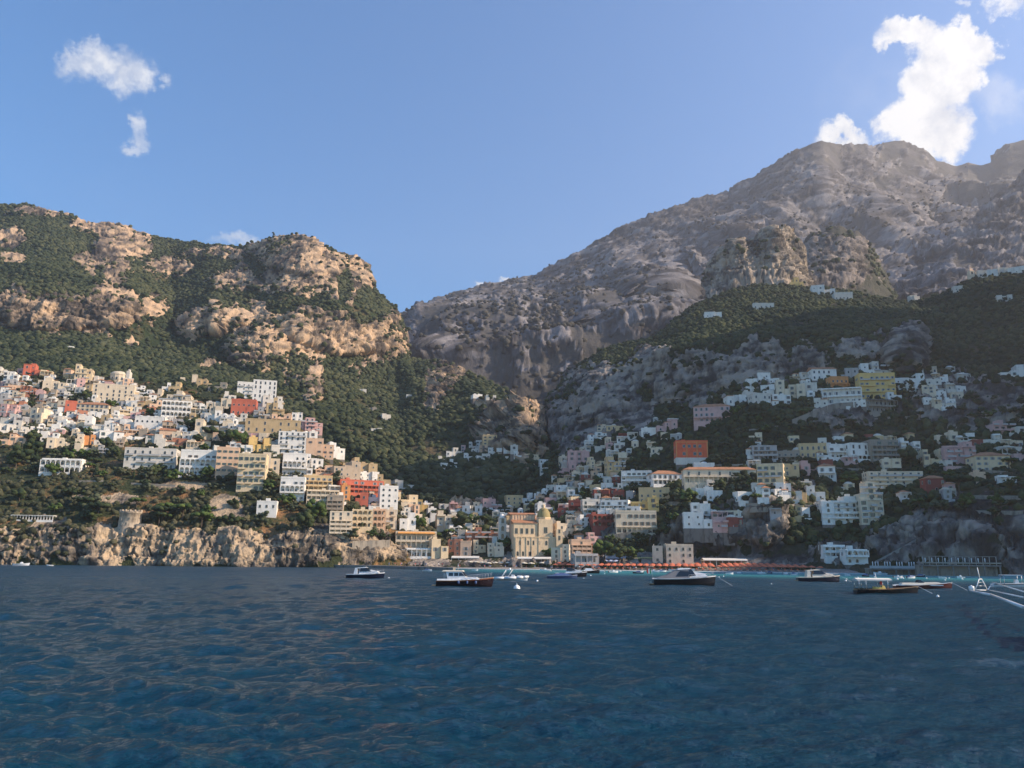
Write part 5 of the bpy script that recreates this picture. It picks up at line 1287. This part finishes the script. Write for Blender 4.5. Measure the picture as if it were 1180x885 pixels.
def gozzo(x0,x1,wy,label,hm,rot,canopy,maroon=False):
    r,L=boatroot('wooden_launch',x0,x1,wy,label,rot,'launch'); B=L*.28; s0,s1=L*.07,L*.125
    b=MB(); hull(b,L,B,s0,s1,stripe=.1); b.build('hull',[hm,GEL if maroon else TEAK,hm],r)
    b=MB(); b.box(-L*.46,L*.3,-B*.44,-B*.40,s0-.05,s0+.12,0); b.box(-L*.46,L*.3,B*.40,B*.44,s0-.05,s0+.12,0)
    b.build('gunwale',[GEL if maroon else hm],r)
    if canopy:
        zt=s0+L*.16
        b=MB(); b.add([(-L*.5,-B*.42,zt),(L*.05,-B*.42,zt),(L*.05,0,zt+.18),(-L*.5,0,zt+.18),(L*.05,B*.42,zt),(-L*.5,B*.42,zt),(-L*.5,-B*.42,zt-.22),(L*.05,-B*.42,zt-.22),(L*.05,B*.42,zt-.22),(-L*.5,B*.42,zt-.22)],[(0,1,2,3),(3,2,4,5),(6,7,1,0),(8,9,5,4),(9,6,0,3,5),(7,8,4,2,1)],0); b.build('canopy',[CANV],r)
        for x in (-.47,-.36,-.02):
            for sd in (-1,1): b=MB(); b.tube((x*L,sd*B*.4,s0),(x*L,sd*B*.41,zt),.045); b.build('canopy_post',[INOX],r)
        b=MB(); cabin(b,[(-L*.20,s0-.1),(-L*.10,s0-.1),(-L*.105,s0+.35),(-L*.20,s0+.4)],B*.26,B*.24); cabin(b,[(-L*.095,s0-.1),(-L*.03,s0-.1),(-L*.05,s0+.55),(-L*.085,s0+.6)],B*.22,B*.18); b.build('cushions',[YEL],r)
        b=MB(); b.tube((-L*.12,0,s0),(-L*.17,0,zt+.9),.05); b.build('mast',[GEL],r)
    else:
        b=MB(); cabin(b,[(-L*.42,s0),(L*.30,s1*.85),(L*.24,s0+.55),(-L*.38,s0+.38)],B*.34,B*.26); b.build('deck_cover',[CREAM],r)
        b=MB(); cabin(b,[(-L*.12,s0+.4),(L*.0,s0+.45),(-L*.06,s0+.95),(-L*.09,s0+.95)],B*.28,B*.25); b.build('windscreen',[M_GLASS],r)
    b=MB(); b.tube((L*.49,0,s1),(L*.49+2.2,-1.4,-.2),.03); b.build('anchor_line',[GEL],r)
    return r,L,B,s0
gz=gozzo(988,1057,684.5,'dark wooden launch with a pale canopy and yellow cushions in front of the maroon boat',BLK,-4,True)
gozzo(1034,1095,679,'maroon-hulled launch with white deck cover, behind the canopied launch',BORD,-8,False,True)
# small boats near the shore
def dinghy_proto(hm,kind):
    r=empty('small_boat',(0,0,0)); L=5.2; B=1.9
    b=MB(); hull(b,L,B,.62,.95,stripe=.08); b.build('hull',[hm,GEL,GEL],r)
    b=MB()
    if kind==0: cabin(b,[(-.5,.55),(.6,.6),(.3,1.25),(-.2,1.3)],.45,.35)
    elif kind==1: cabin(b,[(-1.6,.55),(1.2,.65),(.9,1.15),(-1.0,1.3)],.8,.5)
    else: b.box(-1.5,-1.2,-.8,.8,.5,.62,0); b.box(0,.3,-.8,.8,.5,.62,0)
    b.build(['console','cover','thwart'][kind],[GEL if kind!=1 else BLUC],r)
    b=MB(); cabin(b,[(-2.9,.1),(-2.62,.1),(-2.6,1.0),(-2.85,1.05)],.17,.14); b.build('outboard_motor',[BLK],r); reg(r); return r
DP=[dinghy_proto(GEL,0),dinghy_proto(GEL,2),dinghy_proto(NAVY,1),dinghy_proto(GEL,1)]; dused=set()
SB=[(622,635,658.2,0,'small white motorboat drifting below the church'),(543,551,658,1,'tiny white dinghy off the beach left of the church'),(487,498,658.3,3,'small white boat with cover beside the quay'),
 (16,33,651.6,0,'white speedboat under the dark cliff at far left'),(54,61,652.3,1,'tiny white dinghy right of the speedboat at far left'),
 (701,713,660,0,'white boat moored left of the black cruiser, nearest the blue umbrellas'),(689,697,659.4,1,'white dinghy right beside the dark-hulled launch'),(712,716,659,1,'tiny white boat in front of the blue and white umbrellas'),
 (729,741,661,2,'small navy boat off the first orange umbrellas'),(736,742,660,1,'small white boat touching the navy one off the first umbrellas'),(746,760,659.6,0,'white boat in a pair above the black cruiser stern'),(757,768,659.2,3,'white covered boat right of the pair above the black cruiser'),
 (763,775,658,2,'navy boat close to the sand above the black cruiser'),(771,800,658.3,0,'long white boat close to the sand above the black cruiser'),(836,845,662,1,'white dinghy just right of the black cruiser'),(849,854,661,1,'tiny white boat off the umbrella rows, midway to the navy yacht'),
 (873,882,661.5,0,'small white boat left of the navy yacht, left of a pair'),(884,890,661,2,'small dark boat left of the navy yacht, right of a pair'),(902,908,662,1,'white dinghy close left of the navy yacht'),(911,919,662.8,3,'white covered boat touching the navy yacht stern'),
 (974,980,663.6,1,'white dinghy right of the navy yacht bow'),(992,1002,664.5,2,'small dark green boat above the canopied launch'),(1006,1022,662.3,0,'white boat at the foot of the open bathing platform'),(1030,1040,666.5,0,'white boat left in the cluster above the maroon launch'),(1044,1056,666.8,3,'covered boat in the cluster above the maroon launch'),(1056,1066,664.8,2,'dark boat near the platform piles'),
 (1102,1112,666.5,0,'white boat right of the maroon launch under the platform'),(1082,1090,667,1,'white dinghy above the bow of the maroon launch')]
for x0,x1,wy,k,lb in SB:
    c=P0((x0+x1)/2,wy); s=(x1-x0)*c.y/F/5.2
    if k in dused: o=copy_tree(DP[k])
    else: o=DP[k]; dused.add(k)
    o.location=c; o.scale=(s,min(s,1.3)*.9+.1,min(max(s,.8),1.3)); o.rotation_euler=(0,0,math.radians(random.choice((0,180))+random.uniform(-25,25))); tag(o,lb,'boat','small boats moored off the beach')
# excursion boat at the right edge
r,L_=boatroot('excursion_boat',1147,1196,677,'white excursion boat with a flat canopy at the right picture edge',-10,'boat'); B_=2.6
b=MB(); hull(b,L_,B_,.7,1.1); b.build('hull',[GEL,GEL,NAVY],r)
b=MB(); cabin(b,[(-L_*.3,2.35),(L_*.1,2.35),(L_*.1,2.5),(-L_*.3,2.5)],1.1,1.1); b.build('canopy',[GEL],r)
for x in (-.28,.08):
    for sd in (-1,1): b=MB(); b.tube((x*L_,sd,.7),(x*L_,sd,2.36),.05); b.build('canopy_post',[INOX],r)
b=MB(); cabin(b,[(-.4,.6),(.5,.6),(.3,1.5),(-.2,1.6)],.5,.4); b.build('console',[GEL],r)
# fishing-boat bowsprit reaching in from the right: two booms, a lattice frame and a short mast
def bowsprit():
    def Wz(px,py,z=1.6):
        r=rays(px,py); t=(z-CH)/r[2]; return Vector((r[0]*t,r[1]*t,z))
    A=Wz(1131,681); Y=A.y
    def W(px,py,dy=0): return Vector(P(px,py,Y+dy))
    r=empty('bowsprit_boat',(A.x,A.y,0)); tag(r,'boat with long white bowsprit booms and triangular frame at the right edge','boat'); o0=Vector((A.x,A.y,0))
    def tb(name,lst,rad,mat=GEL,n=6):
        b=MB()
        for a,c in lst: b.tube(a-o0,c-o0,rad,0,n)
        return b.build(name,[mat],r)
    ends=[Wz(1216,713),Wz(1222,699,1.7),Wz(1224,692,2.2)]
    for pts,rad in (([Wz(1118,681),Wz(1142,685.5),Wz(1180,700),ends[0]],.12),([Wz(1137,679.5,1.7),Wz(1180,688.5,1.7),ends[1]],.07),([Wz(1144,671,2.4),Wz(1180,682,2.3),ends[2]],.055)):
        tb('boom',list(zip(pts[:-1],pts[1:])),rad)
    tb('frame',[(W(1124,679.8,-.5),W(1128,667.5,-.5)),(W(1128,667.5,-.5),W(1131,667.2,.5)),(W(1131,667.2,.5),W(1138,680.2,.5)),(W(1124,679.8,-.5),W(1138,680.2,.5)),(W(1138,680.2,.5),Wz(1144,671,2.4))],.055)
    tb('mast',[(W(1129,667.5),W(1126,654))],.05)
    tb('ladder_rung',[(W(1127,671,-.4),W(1133,671.3,.5)),(W(1125.8,675,-.4),W(1135.5,675.3,.5))],.03,INOX)
    b=MB(); q=W(1119.5,678)-o0; b.rev(q.x,q.y,[(.02,q.z-.4),(.3,q.z-.2),(.3,q.z+.2),(.02,q.z+.35)],8,0); b.build('fender',[GEL],r)
    bow=(ends[0]+ends[1]+ends[2])/3; d=(A-bow); d.z=0; d.normalize()
    b=MB(); hull(b,12,3.6,1.2,2.0); o=b.build('hull',[GEL,GEL,NAVY],r); c=bow-d*5.2; o.location=Vector((c.x,c.y,0))-o0; o.rotation_euler=(0,0,math.atan2(d.y,d.x))
bowsprit()
# buoys
bm_=MB(); bm_.rev(0,0,[(.02,-.32),(.28,-.2),(.36,0),(.28,.25),(.12,.36),(.02,.42)],12,0); bm_.cyl(0,0,.38,.55,.05,.05,6,1); bme=bm_.mesh('buoy',[GEL,INOX])
for i,(x,y,s,lb) in enumerate([(595.5,678.5,1.6,'large white mooring buoy in front of the inflatable boat'),(619,670,.8,'small white buoy right of the inflatable boat'),(680.5,663.8,.9,'white buoy left of the black cruiser, higher of two'),(672.5,667,.6,'tiny white buoy just right of the black-hulled speedboat'),(696.5,661.5,.7,'white buoy below the dark-hulled launch, near shore'),
   (828.5,665.5,.7,'white buoy right of the black cruiser bow, left one'),(833.5,664.4,.7,'white buoy right of the black cruiser bow, right one'),(889,673.6,.6,'white buoy alone in open water left of the navy yacht'),(974.5,669.8,.9,'white buoy right of the navy yacht bow line'),(975.5,667.6,.6,'tiny white buoy just above another beside the navy yacht bow'),(988.5,665.8,.8,'white buoy left above the canopied launch'),(1007.5,665.3,.7,'white buoy above the middle of the canopied launch'),
   (1034,667.8,1.1,'white buoy in the boat cluster above the maroon launch'),(1040.5,666.9,1.0,'bright white buoy right in the boat cluster'),(1067.5,666.6,.8,'white buoy near the platform piles'),(1093.5,666.5,.8,'white buoy at the right end of the platform'),(1088.8,669,.8,'white buoy over the bow of the maroon launch'),(1108.5,667.6,.9,'white buoy left of the bowsprit frame'),(1080.6,687.6,.6,'tiny white buoy in open water below the maroon launch'),(428+20,666.8,.8,'small white buoy at the bow of the leftmost yacht')]):
    c=P0(x,y); o=put('buoy',bme,None,c,(s,)*3); tag(o,lb,'buoy','mooring buoys')
for (x0,x1,y,lb) in [(0,9,651.2,'a'),(12,30,652.2,'b')]:
    a=P0(x0,y); c=P0(x1,y); b=MB(); b.add([(a.x,a.y,.06),(c.x,c.y,.06),(c.x,c.y+2.5,.10),(a.x,a.y+4,.10)],[(0,1,2,3)],0); o=b.build('wake_foam',[foam]); tag(o,kind='structure')
LANDM+=[('quay',450,652)]
# ------------------------------------------------------------------ single trees between the houses
M_LEAF=[foliage_mat('tree_leaves_dark',(.012,.022,.009),(.026,.040,.014),(.055,.068,.022)),foliage_mat('tree_leaves_olive',(.030,.038,.020),(.055,.066,.034),(.095,.105,.060)),foliage_mat('tree_leaves_bright',(.025,.045,.010),(.055,.085,.020),(.10,.13,.035))]
M_BARK=wallmat('bark',(.10,.075,.055),.4)
def tree_proto(kind,mat,seed,name):
    g=np.random.default_rng(seed); T,Fi=templates(1,8,seed)
    r=empty(name,(0,0,0)); Vs=[];Fs=[];tn=[]; n0=0
    if kind=='round': cl=[(g.normal(0,.24),g.normal(0,.24),.62+g.normal(0,.17),g.uniform(.14,.24)) for _ in range(22)]; th=.45
    elif kind=='pine':  cl=[(math.cos(a)*q,math.sin(a)*q,.84+g.normal(0,.035)-.12*q,g.uniform(.10,.17)) for a,q in [(g.random()*6.28,.42*math.sqrt(g.random())) for _ in range(24)]]; th=.78
    elif kind=='cypress': cl=[(g.normal(0,.03),g.normal(0,.03),z,.13*math.sin(math.pi*min(1,(z*.93+.08)))**.7+.02) for z in np.linspace(.08,.95,16)]; th=.15
    else: cl=[(g.normal(0,.3),g.normal(0,.3),.45+g.normal(0,.13),g.uniform(.12,.22)) for _ in range(18)]; th=.3
    for x,y,z,s in cl:
        W=T[g.integers(0,8)]*s; V=W+np.array([x,y,z]); Vs.append(V); Fs.append(Fi+n0); n0+=len(V); tn+= [float(np.clip(.5+g.normal(0,.2)+(z-.6)*.0,0,1))]*len(V)
    # loose leaf tufts for a ragged outline
    F4=[]
    for k in range(420 if kind!='cypress' else 160):
        x,y,z,s=cl[g.integers(0,len(cl))]; d=g.normal(size=3); d/=np.linalg.norm(d); c=np.array([x,y,z])+d*s*g.uniform(.85,1.35)*np.array([1,1,.85]); u=g.normal(size=3)*.022; v=g.normal(size=3)*.022
        V=np.array([c,c+u,c+v]); Vs.append(V); Fs.append(np.array([[0,1,2]])+n0); n0+=3; tn+=[float(g.uniform(.3,.9))]*3
    o=mesh_np('crown',np.concatenate(Vs),np.concatenate(Fs),[mat],False,attrs={'tint':np.array(tn)}); o.parent=r
    b=MB(); rr=.035 if kind!='cypress' else .03; b.cyl(0,0,-.1,th*.6,rr,rr*.7,7); b.cyl(.0,0,th*.6,th+.1,rr*.7,rr*.35,7)
    if kind!='cypress':
        for k in range(4): a=k*1.6+g.random(); b.tube((0,0,th*.6),(.2*math.cos(a),.2*math.sin(a),th+.08),rr*.35,0,5)
    b.build('trunk',[M_BARK],r); reg(r); return r
TP={}
for nm,kd,m,s in [('broadleaf_tree','round',0,1),('broadleaf_tree','round',2,2),('olive_tree','low',1,3),('olive_tree','low',0,4),('cypress_tree','cypress',0,5),('umbrella_pine','pine',0,6),('umbrella_pine','pine',2,7),('broadleaf_tree','round',1,8)]:
    TP.setdefault(nm,[]).append([tree_proto(kd,M_LEAF[m],s,nm),False])
TREES=[]
def tree(kind,px,py,hpx,label=None,wf=1.0,v=None,Y=None):
    h=hit(px,py)
    if h is None: return
    p=h[0]; H_=hpx*p.y/F
    tl=TP[kind]; e=tl[v if v is not None else random.randrange(len(tl))]
    if e[1]: o=copy_tree(e[0])
    else: o=e[0]; e[1]=True
    o.location=p; o.scale=(H_*wf,H_*wf,H_); o.rotation_euler=(0,0,random.random()*6.28)
    TREES.append((o,px,py-hpx/2,kind,H_,label)); tag(o,label or 'tmp','tree')
for a in [('broadleaf_tree',697,645,20,'big round green tree left of the dark trees behind the beach',1.2,1),('broadleaf_tree',714,646,17,'dark tree in the middle of the group behind the beach',1.2,0),('broadleaf_tree',728,645,13,'bright yellow-green tree right of the group behind the beach',1.6,1),
  ('broadleaf_tree',1050,540,24,'large dark tree in front of the white tower house',.85,0),('umbrella_pine',1106,572,26,'tall umbrella pine right of the dark red house',1.3,0),('umbrella_pine',1163,541,14,'flat pine at the right end of the yellow wing',1.3,1),
  ('broadleaf_tree',583,633,12,'round tree at the left foot of the church',1.2,1),('broadleaf_tree',612,636,11,'round tree before the middle of the church',1.2,0),('broadleaf_tree',596,640,9,'low tree before the church doors',1.5,0),('broadleaf_tree',632,642,9,'low tree before the church dome',1.6,1),
  ('broadleaf_tree',262,514,18,'big green tree above the peach apartment house',1.0,0),('broadleaf_tree',276,516,19,'big green tree left of the bright yellow house',1.0,1),('broadleaf_tree',243,505,13,'dark tree below the cream long wing',1.4,0),('broadleaf_tree',222,497,15,'dark tree right of the small peach chapel',1.3,0),('broadleaf_tree',98,463,13,'dark tree left of the long cream hotel',1.2,0),
  ('broadleaf_tree',35,530,22,'big dark tree in the grove at far left',1.0,0),('broadleaf_tree',18,540,24,'largest dark tree of the grove at far left',1.1,0),('broadleaf_tree',36,512,15,'dark tree above the grove at far left',1.1,0),('broadleaf_tree',122,520,15,'dark tree left of the large grey-white hotel',1.0,0),('broadleaf_tree',366,600,22,'bright green tree left of the cliff-edge house',1.0,1),
  ('broadleaf_tree',352,612,22,'dark tree below the white three-storey villa',1.0,0),('broadleaf_tree',382,607,14,'small tree touching the cliff-edge house',.9,0),('umbrella_pine',210,600,20,'umbrella pine on the scrubby bluff right of the watchtower',1.2,1),('umbrella_pine',186,604,22,'umbrella pine nearest the watchtower',1.2,0),('umbrella_pine',232,608,18,'umbrella pine in the middle of the bluff',1.3,1),
  ('umbrella_pine',112,600,22,'umbrella pine left of the watchtower',1.2,0),('umbrella_pine',96,590,18,'second umbrella pine left of the watchtower',1.2,0),('broadleaf_tree',530,612,18,'dark tree right of the cream balcony house',1.2,0),('broadleaf_tree',545,606,12,'green tree in the valley mouth, left one',1.3,1),('broadleaf_tree',560,606,12,'green tree in the valley mouth, right one',1.3,0),
  ('broadleaf_tree',485,610,14,'dark green tree between the white arched house and its right neighbour',1.0,1),('cypress_tree',770,502,12,'cypress right of the low pink house',1.0,0),('broadleaf_tree',792,582,17,'pale green tree below the long monastery building',1.1,1),('broadleaf_tree',616,592,14,'dark tree right of the ochre twin house',1.2,0),('broadleaf_tree',404,622,12,'shrubby tree under the arcaded yellow hotel',1.3,2),
  ('cypress_tree',705,632,14,'cypress beside the tall stone retaining wall',1.0,0),('cypress_tree',1110,432,14,'left cypress of a pair below the bright rock knob',1.0,0),('cypress_tree',1146,440,14,'right cypress near the white house at the right edge',1.0,0),('broadleaf_tree',978,560,16,'tree above the white beach hotel',1.3,1)]:
    tree(a[0],a[1],a[2],a[3],a[4],a[5],a[6])
def treefill(poly,n,h0,h1,kinds,k=.25):
    c=0;t=0; x0=min(q[0] for q in poly); x1=max(q[0] for q in poly); y0=min(q[1] for q in poly); y1=max(q[1] for q in poly)
    while c<n and t<n*30:
        t+=1; x=random.uniform(x0,x1); y=random.uniform(y0,y1)
        if not inpoly(x,y,poly): continue
        h=random.uniform(h0,h1)*(.75+.5*(y-y0)/(y1-y0))
        kd=random.choice(kinds); hw=h*(.12 if kd=='cypress_tree' else .3)
        if any(x+hw>a and x-hw<b_ and y>cc+2 and y-h*.45<d_ and (min(x+hw,b_)-max(x-hw,a))>hw*.9 and y<d_+1.5 for a,b_,cc,d_ in BOXES): continue
        tree(kd,x,y,h,wf=random.uniform(.9,1.3)); c+=1
KS=['broadleaf_tree']*4+['olive_tree']*3+['cypress_tree']+['umbrella_pine']
treefill([(-5,424),(130,440),(330,475),(400,545),(405,600),(330,590),(300,560),(0,548)],85,7,13,KS)
treefill([(0,550),(300,566),(370,600),(375,612),(0,600)],26,9,16,['broadleaf_tree','umbrella_pine','olive_tree'])
treefill([(405,545),(590,600),(600,640),(560,630),(405,620)],14,7,10,KS)
treefill([(600,596),(650,540),(760,520),(780,600),(750,640),(650,630)],34,7,11,KS)
treefill([(770,500),(1180,470),(1180,600),(1060,600),(900,600),(770,590)],60,8,14,KS)
treefill([(820,470),(900,455),(1060,445),(1180,440),(1180,480),(1000,500),(850,500)],30,7,11,KS)
lab={}
for o,x,y,kd,h,lb in TREES:
    if lb: o['group']='trees between the houses'; continue
    nm,lx,ly=min(LANDM,key=lambda t:(t[1]-x)**2+2.2*(t[2]-y)**2)
    s=f"{'small ' if h<6 else ('tall ' if h>9 else '')}{ {'broadleaf_tree':'leafy tree','olive_tree':'low olive tree','cypress_tree':'slim cypress','umbrella_pine':'umbrella pine'}[kd]} {dirn(x-lx,y-ly)} the {nm}"
    lab.setdefault(s,[]).append((x,o)); o['group']='trees between the houses'
for s,l in lab.items():
    l.sort(key=lambda q:q[0])
    for i,(x,o) in enumerate(l): o['label']=s if len(l)==1 else (s+', '+(OR[i] if i<len(l)-1 or i==0 else 'rightmost'))
# ------------------------------------------------------------------ people
def person_mesh(name,joints,edges,rad,shirt,short,head,seated=False):
    me=bpy.data.meshes.new(name); me.from_pydata(joints,edges,[]); o=bpy.data.objects.new('tmp',me); COL.objects.link(o)
    sk=o.modifiers.new('s','SKIN'); su=o.modifiers.new('u','SUBSURF'); su.levels=1
    for i,v in enumerate(me.skin_vertices[0].data): v.radius=(rad[i],rad[i]); v.use_root=(i==0)
    dg=bpy.context.evaluated_depsgraph_get(); m2=bpy.data.meshes.new_from_object(o.evaluated_get(dg)); bpy.data.objects.remove(o); m2.name=name
    for m in (SKIN,shirt,short): m2.materials.append(m)
    for p in m2.polygons:
        z=p.center.z; p.use_smooth=True; ax=abs(p.center.x)
        p.material_index=1 if (1.0<z<1.45 and ax<.27) else (2 if (.62<z<=1.0 and ax<.22) else 0)
    hm=MB(); x,y,z=head; hm.rev(x,y+.015,[(.112,z-.02),(.118,z+.05),(.09,z+.11),(.01,z+.135)],10,0); hme=hm.mesh('hair',[HAIR])
    return m2,hme
SKIN=plain('skin',(.45,.27,.18),.6); HAIR=plain('dark_hair',(.03,.02,.015),.7)
J=[(0,0,.95),(0,0,1.15),(0,0,1.38),(0,-.01,1.5),(0,-.02,1.60),(0,-.02,1.68),(-.18,0,1.40),(-.25,0,1.12),(-.24,-.10,.88),(.18,0,1.40),(.25,0,1.12),(.24,-.10,.88),(-.10,0,.88),(-.12,-.02,.48),(-.12,.03,.08),(-.12,-.12,.03),(.10,0,.88),(.12,-.02,.48),(.12,.03,.08),(.12,-.12,.03)]
E=[(0,1),(1,2),(2,3),(3,4),(4,5),(2,6),(6,7),(7,8),(2,9),(9,10),(10,11),(0,12),(12,13),(13,14),(14,15),(0,16),(16,17),(17,18),(18,19)]
R_=[.14,.13,.15,.055,.10,.085,.065,.045,.035,.065,.045,.035,.09,.06,.045,.035,.09,.06,.045,.035]
PM=[]
for nm,c1,c2 in [('white',(.7,.7,.7),(.05,.06,.12)),('red',(.5,.06,.06),(.3,.28,.25)),('blue',(.08,.15,.4),(.6,.58,.52)),('black',(.03,.03,.035),(.03,.03,.035))]:
    PM.append((nm,person_mesh('body',J,E,R_,plain(nm+'_shirt',c1,.8),plain(nm+'_shorts',c2,.8),(0,-.02,1.66))))
def person(loc,k,rz,label,group):
    nm,(bm_,hm_)=PM[k]; r=empty('person',loc,rz); tag(r,label,'person',group); put('body',bm_,r); put('hair',hm_,r)
g_=random.Random(5)
for i in range(16):
    px=g_.uniform(440,518); c=P0(px,655.5+ (px-430)*.02); k=g_.randrange(4)
    person((c.x,c.y+g_.uniform(4,9),1.36),k,g_.random()*6,f'person in a {PM[k][0]} shirt standing in the crowd on the quay','people waiting on the quay')
for i in range(34):
    px=g_.choice((g_.uniform(525,640),g_.uniform(640,940))); Y=bY(px)+g_.uniform(1,6); k=g_.randrange(4)
    c=P(px,650,Y); person((c[0],Y,sandz(px,Y) if Y>bY(px)+3 else .05+.068*(Y-bY(px)+3)*1.0),k,g_.random()*6,f'person in a {PM[k][0]} shirt standing near the water on the beach','people along the beach')
o0=gz[0].location
person((o0.x-gz[1]*.10,o0.y-.2,gz[3]*.55),1,.4,'person in a red shirt standing at the helm of the canopied launch','people on the launch')

from collections import Counter
print('CNT',Counter(o.name.split('.')[0] for o in S.objects if o.parent is None).most_common(3))
# haze
def haze():
    bm_v=[(x,y,z) for x in (-3500,6000) for y in (-60,6500) for z in (-8,2600)]
    f=[(0,1,3,2),(4,6,7,5),(0,4,5,1),(2,3,7,6),(0,2,6,4),(1,5,7,3)]
    m=bpy.data.materials.new('haze_air'); m.use_nodes=True; n=m.node_tree.nodes; n.remove(n['Principled BSDF'])
    v=n.new('ShaderNodeVolumePrincipled'); v.inputs['Density'].default_value=HAZE; v.inputs['Color'].default_value=(.97,.97,1,1); v.inputs['Anisotropy'].default_value=.45
    m.node_tree.links.new(v.outputs[0],n['Material Output'].inputs['Volume'])
    o=mesh_np('haze',bm_v,f,[m]); tag(o,kind='stuff')
HAZE=.00009
haze()
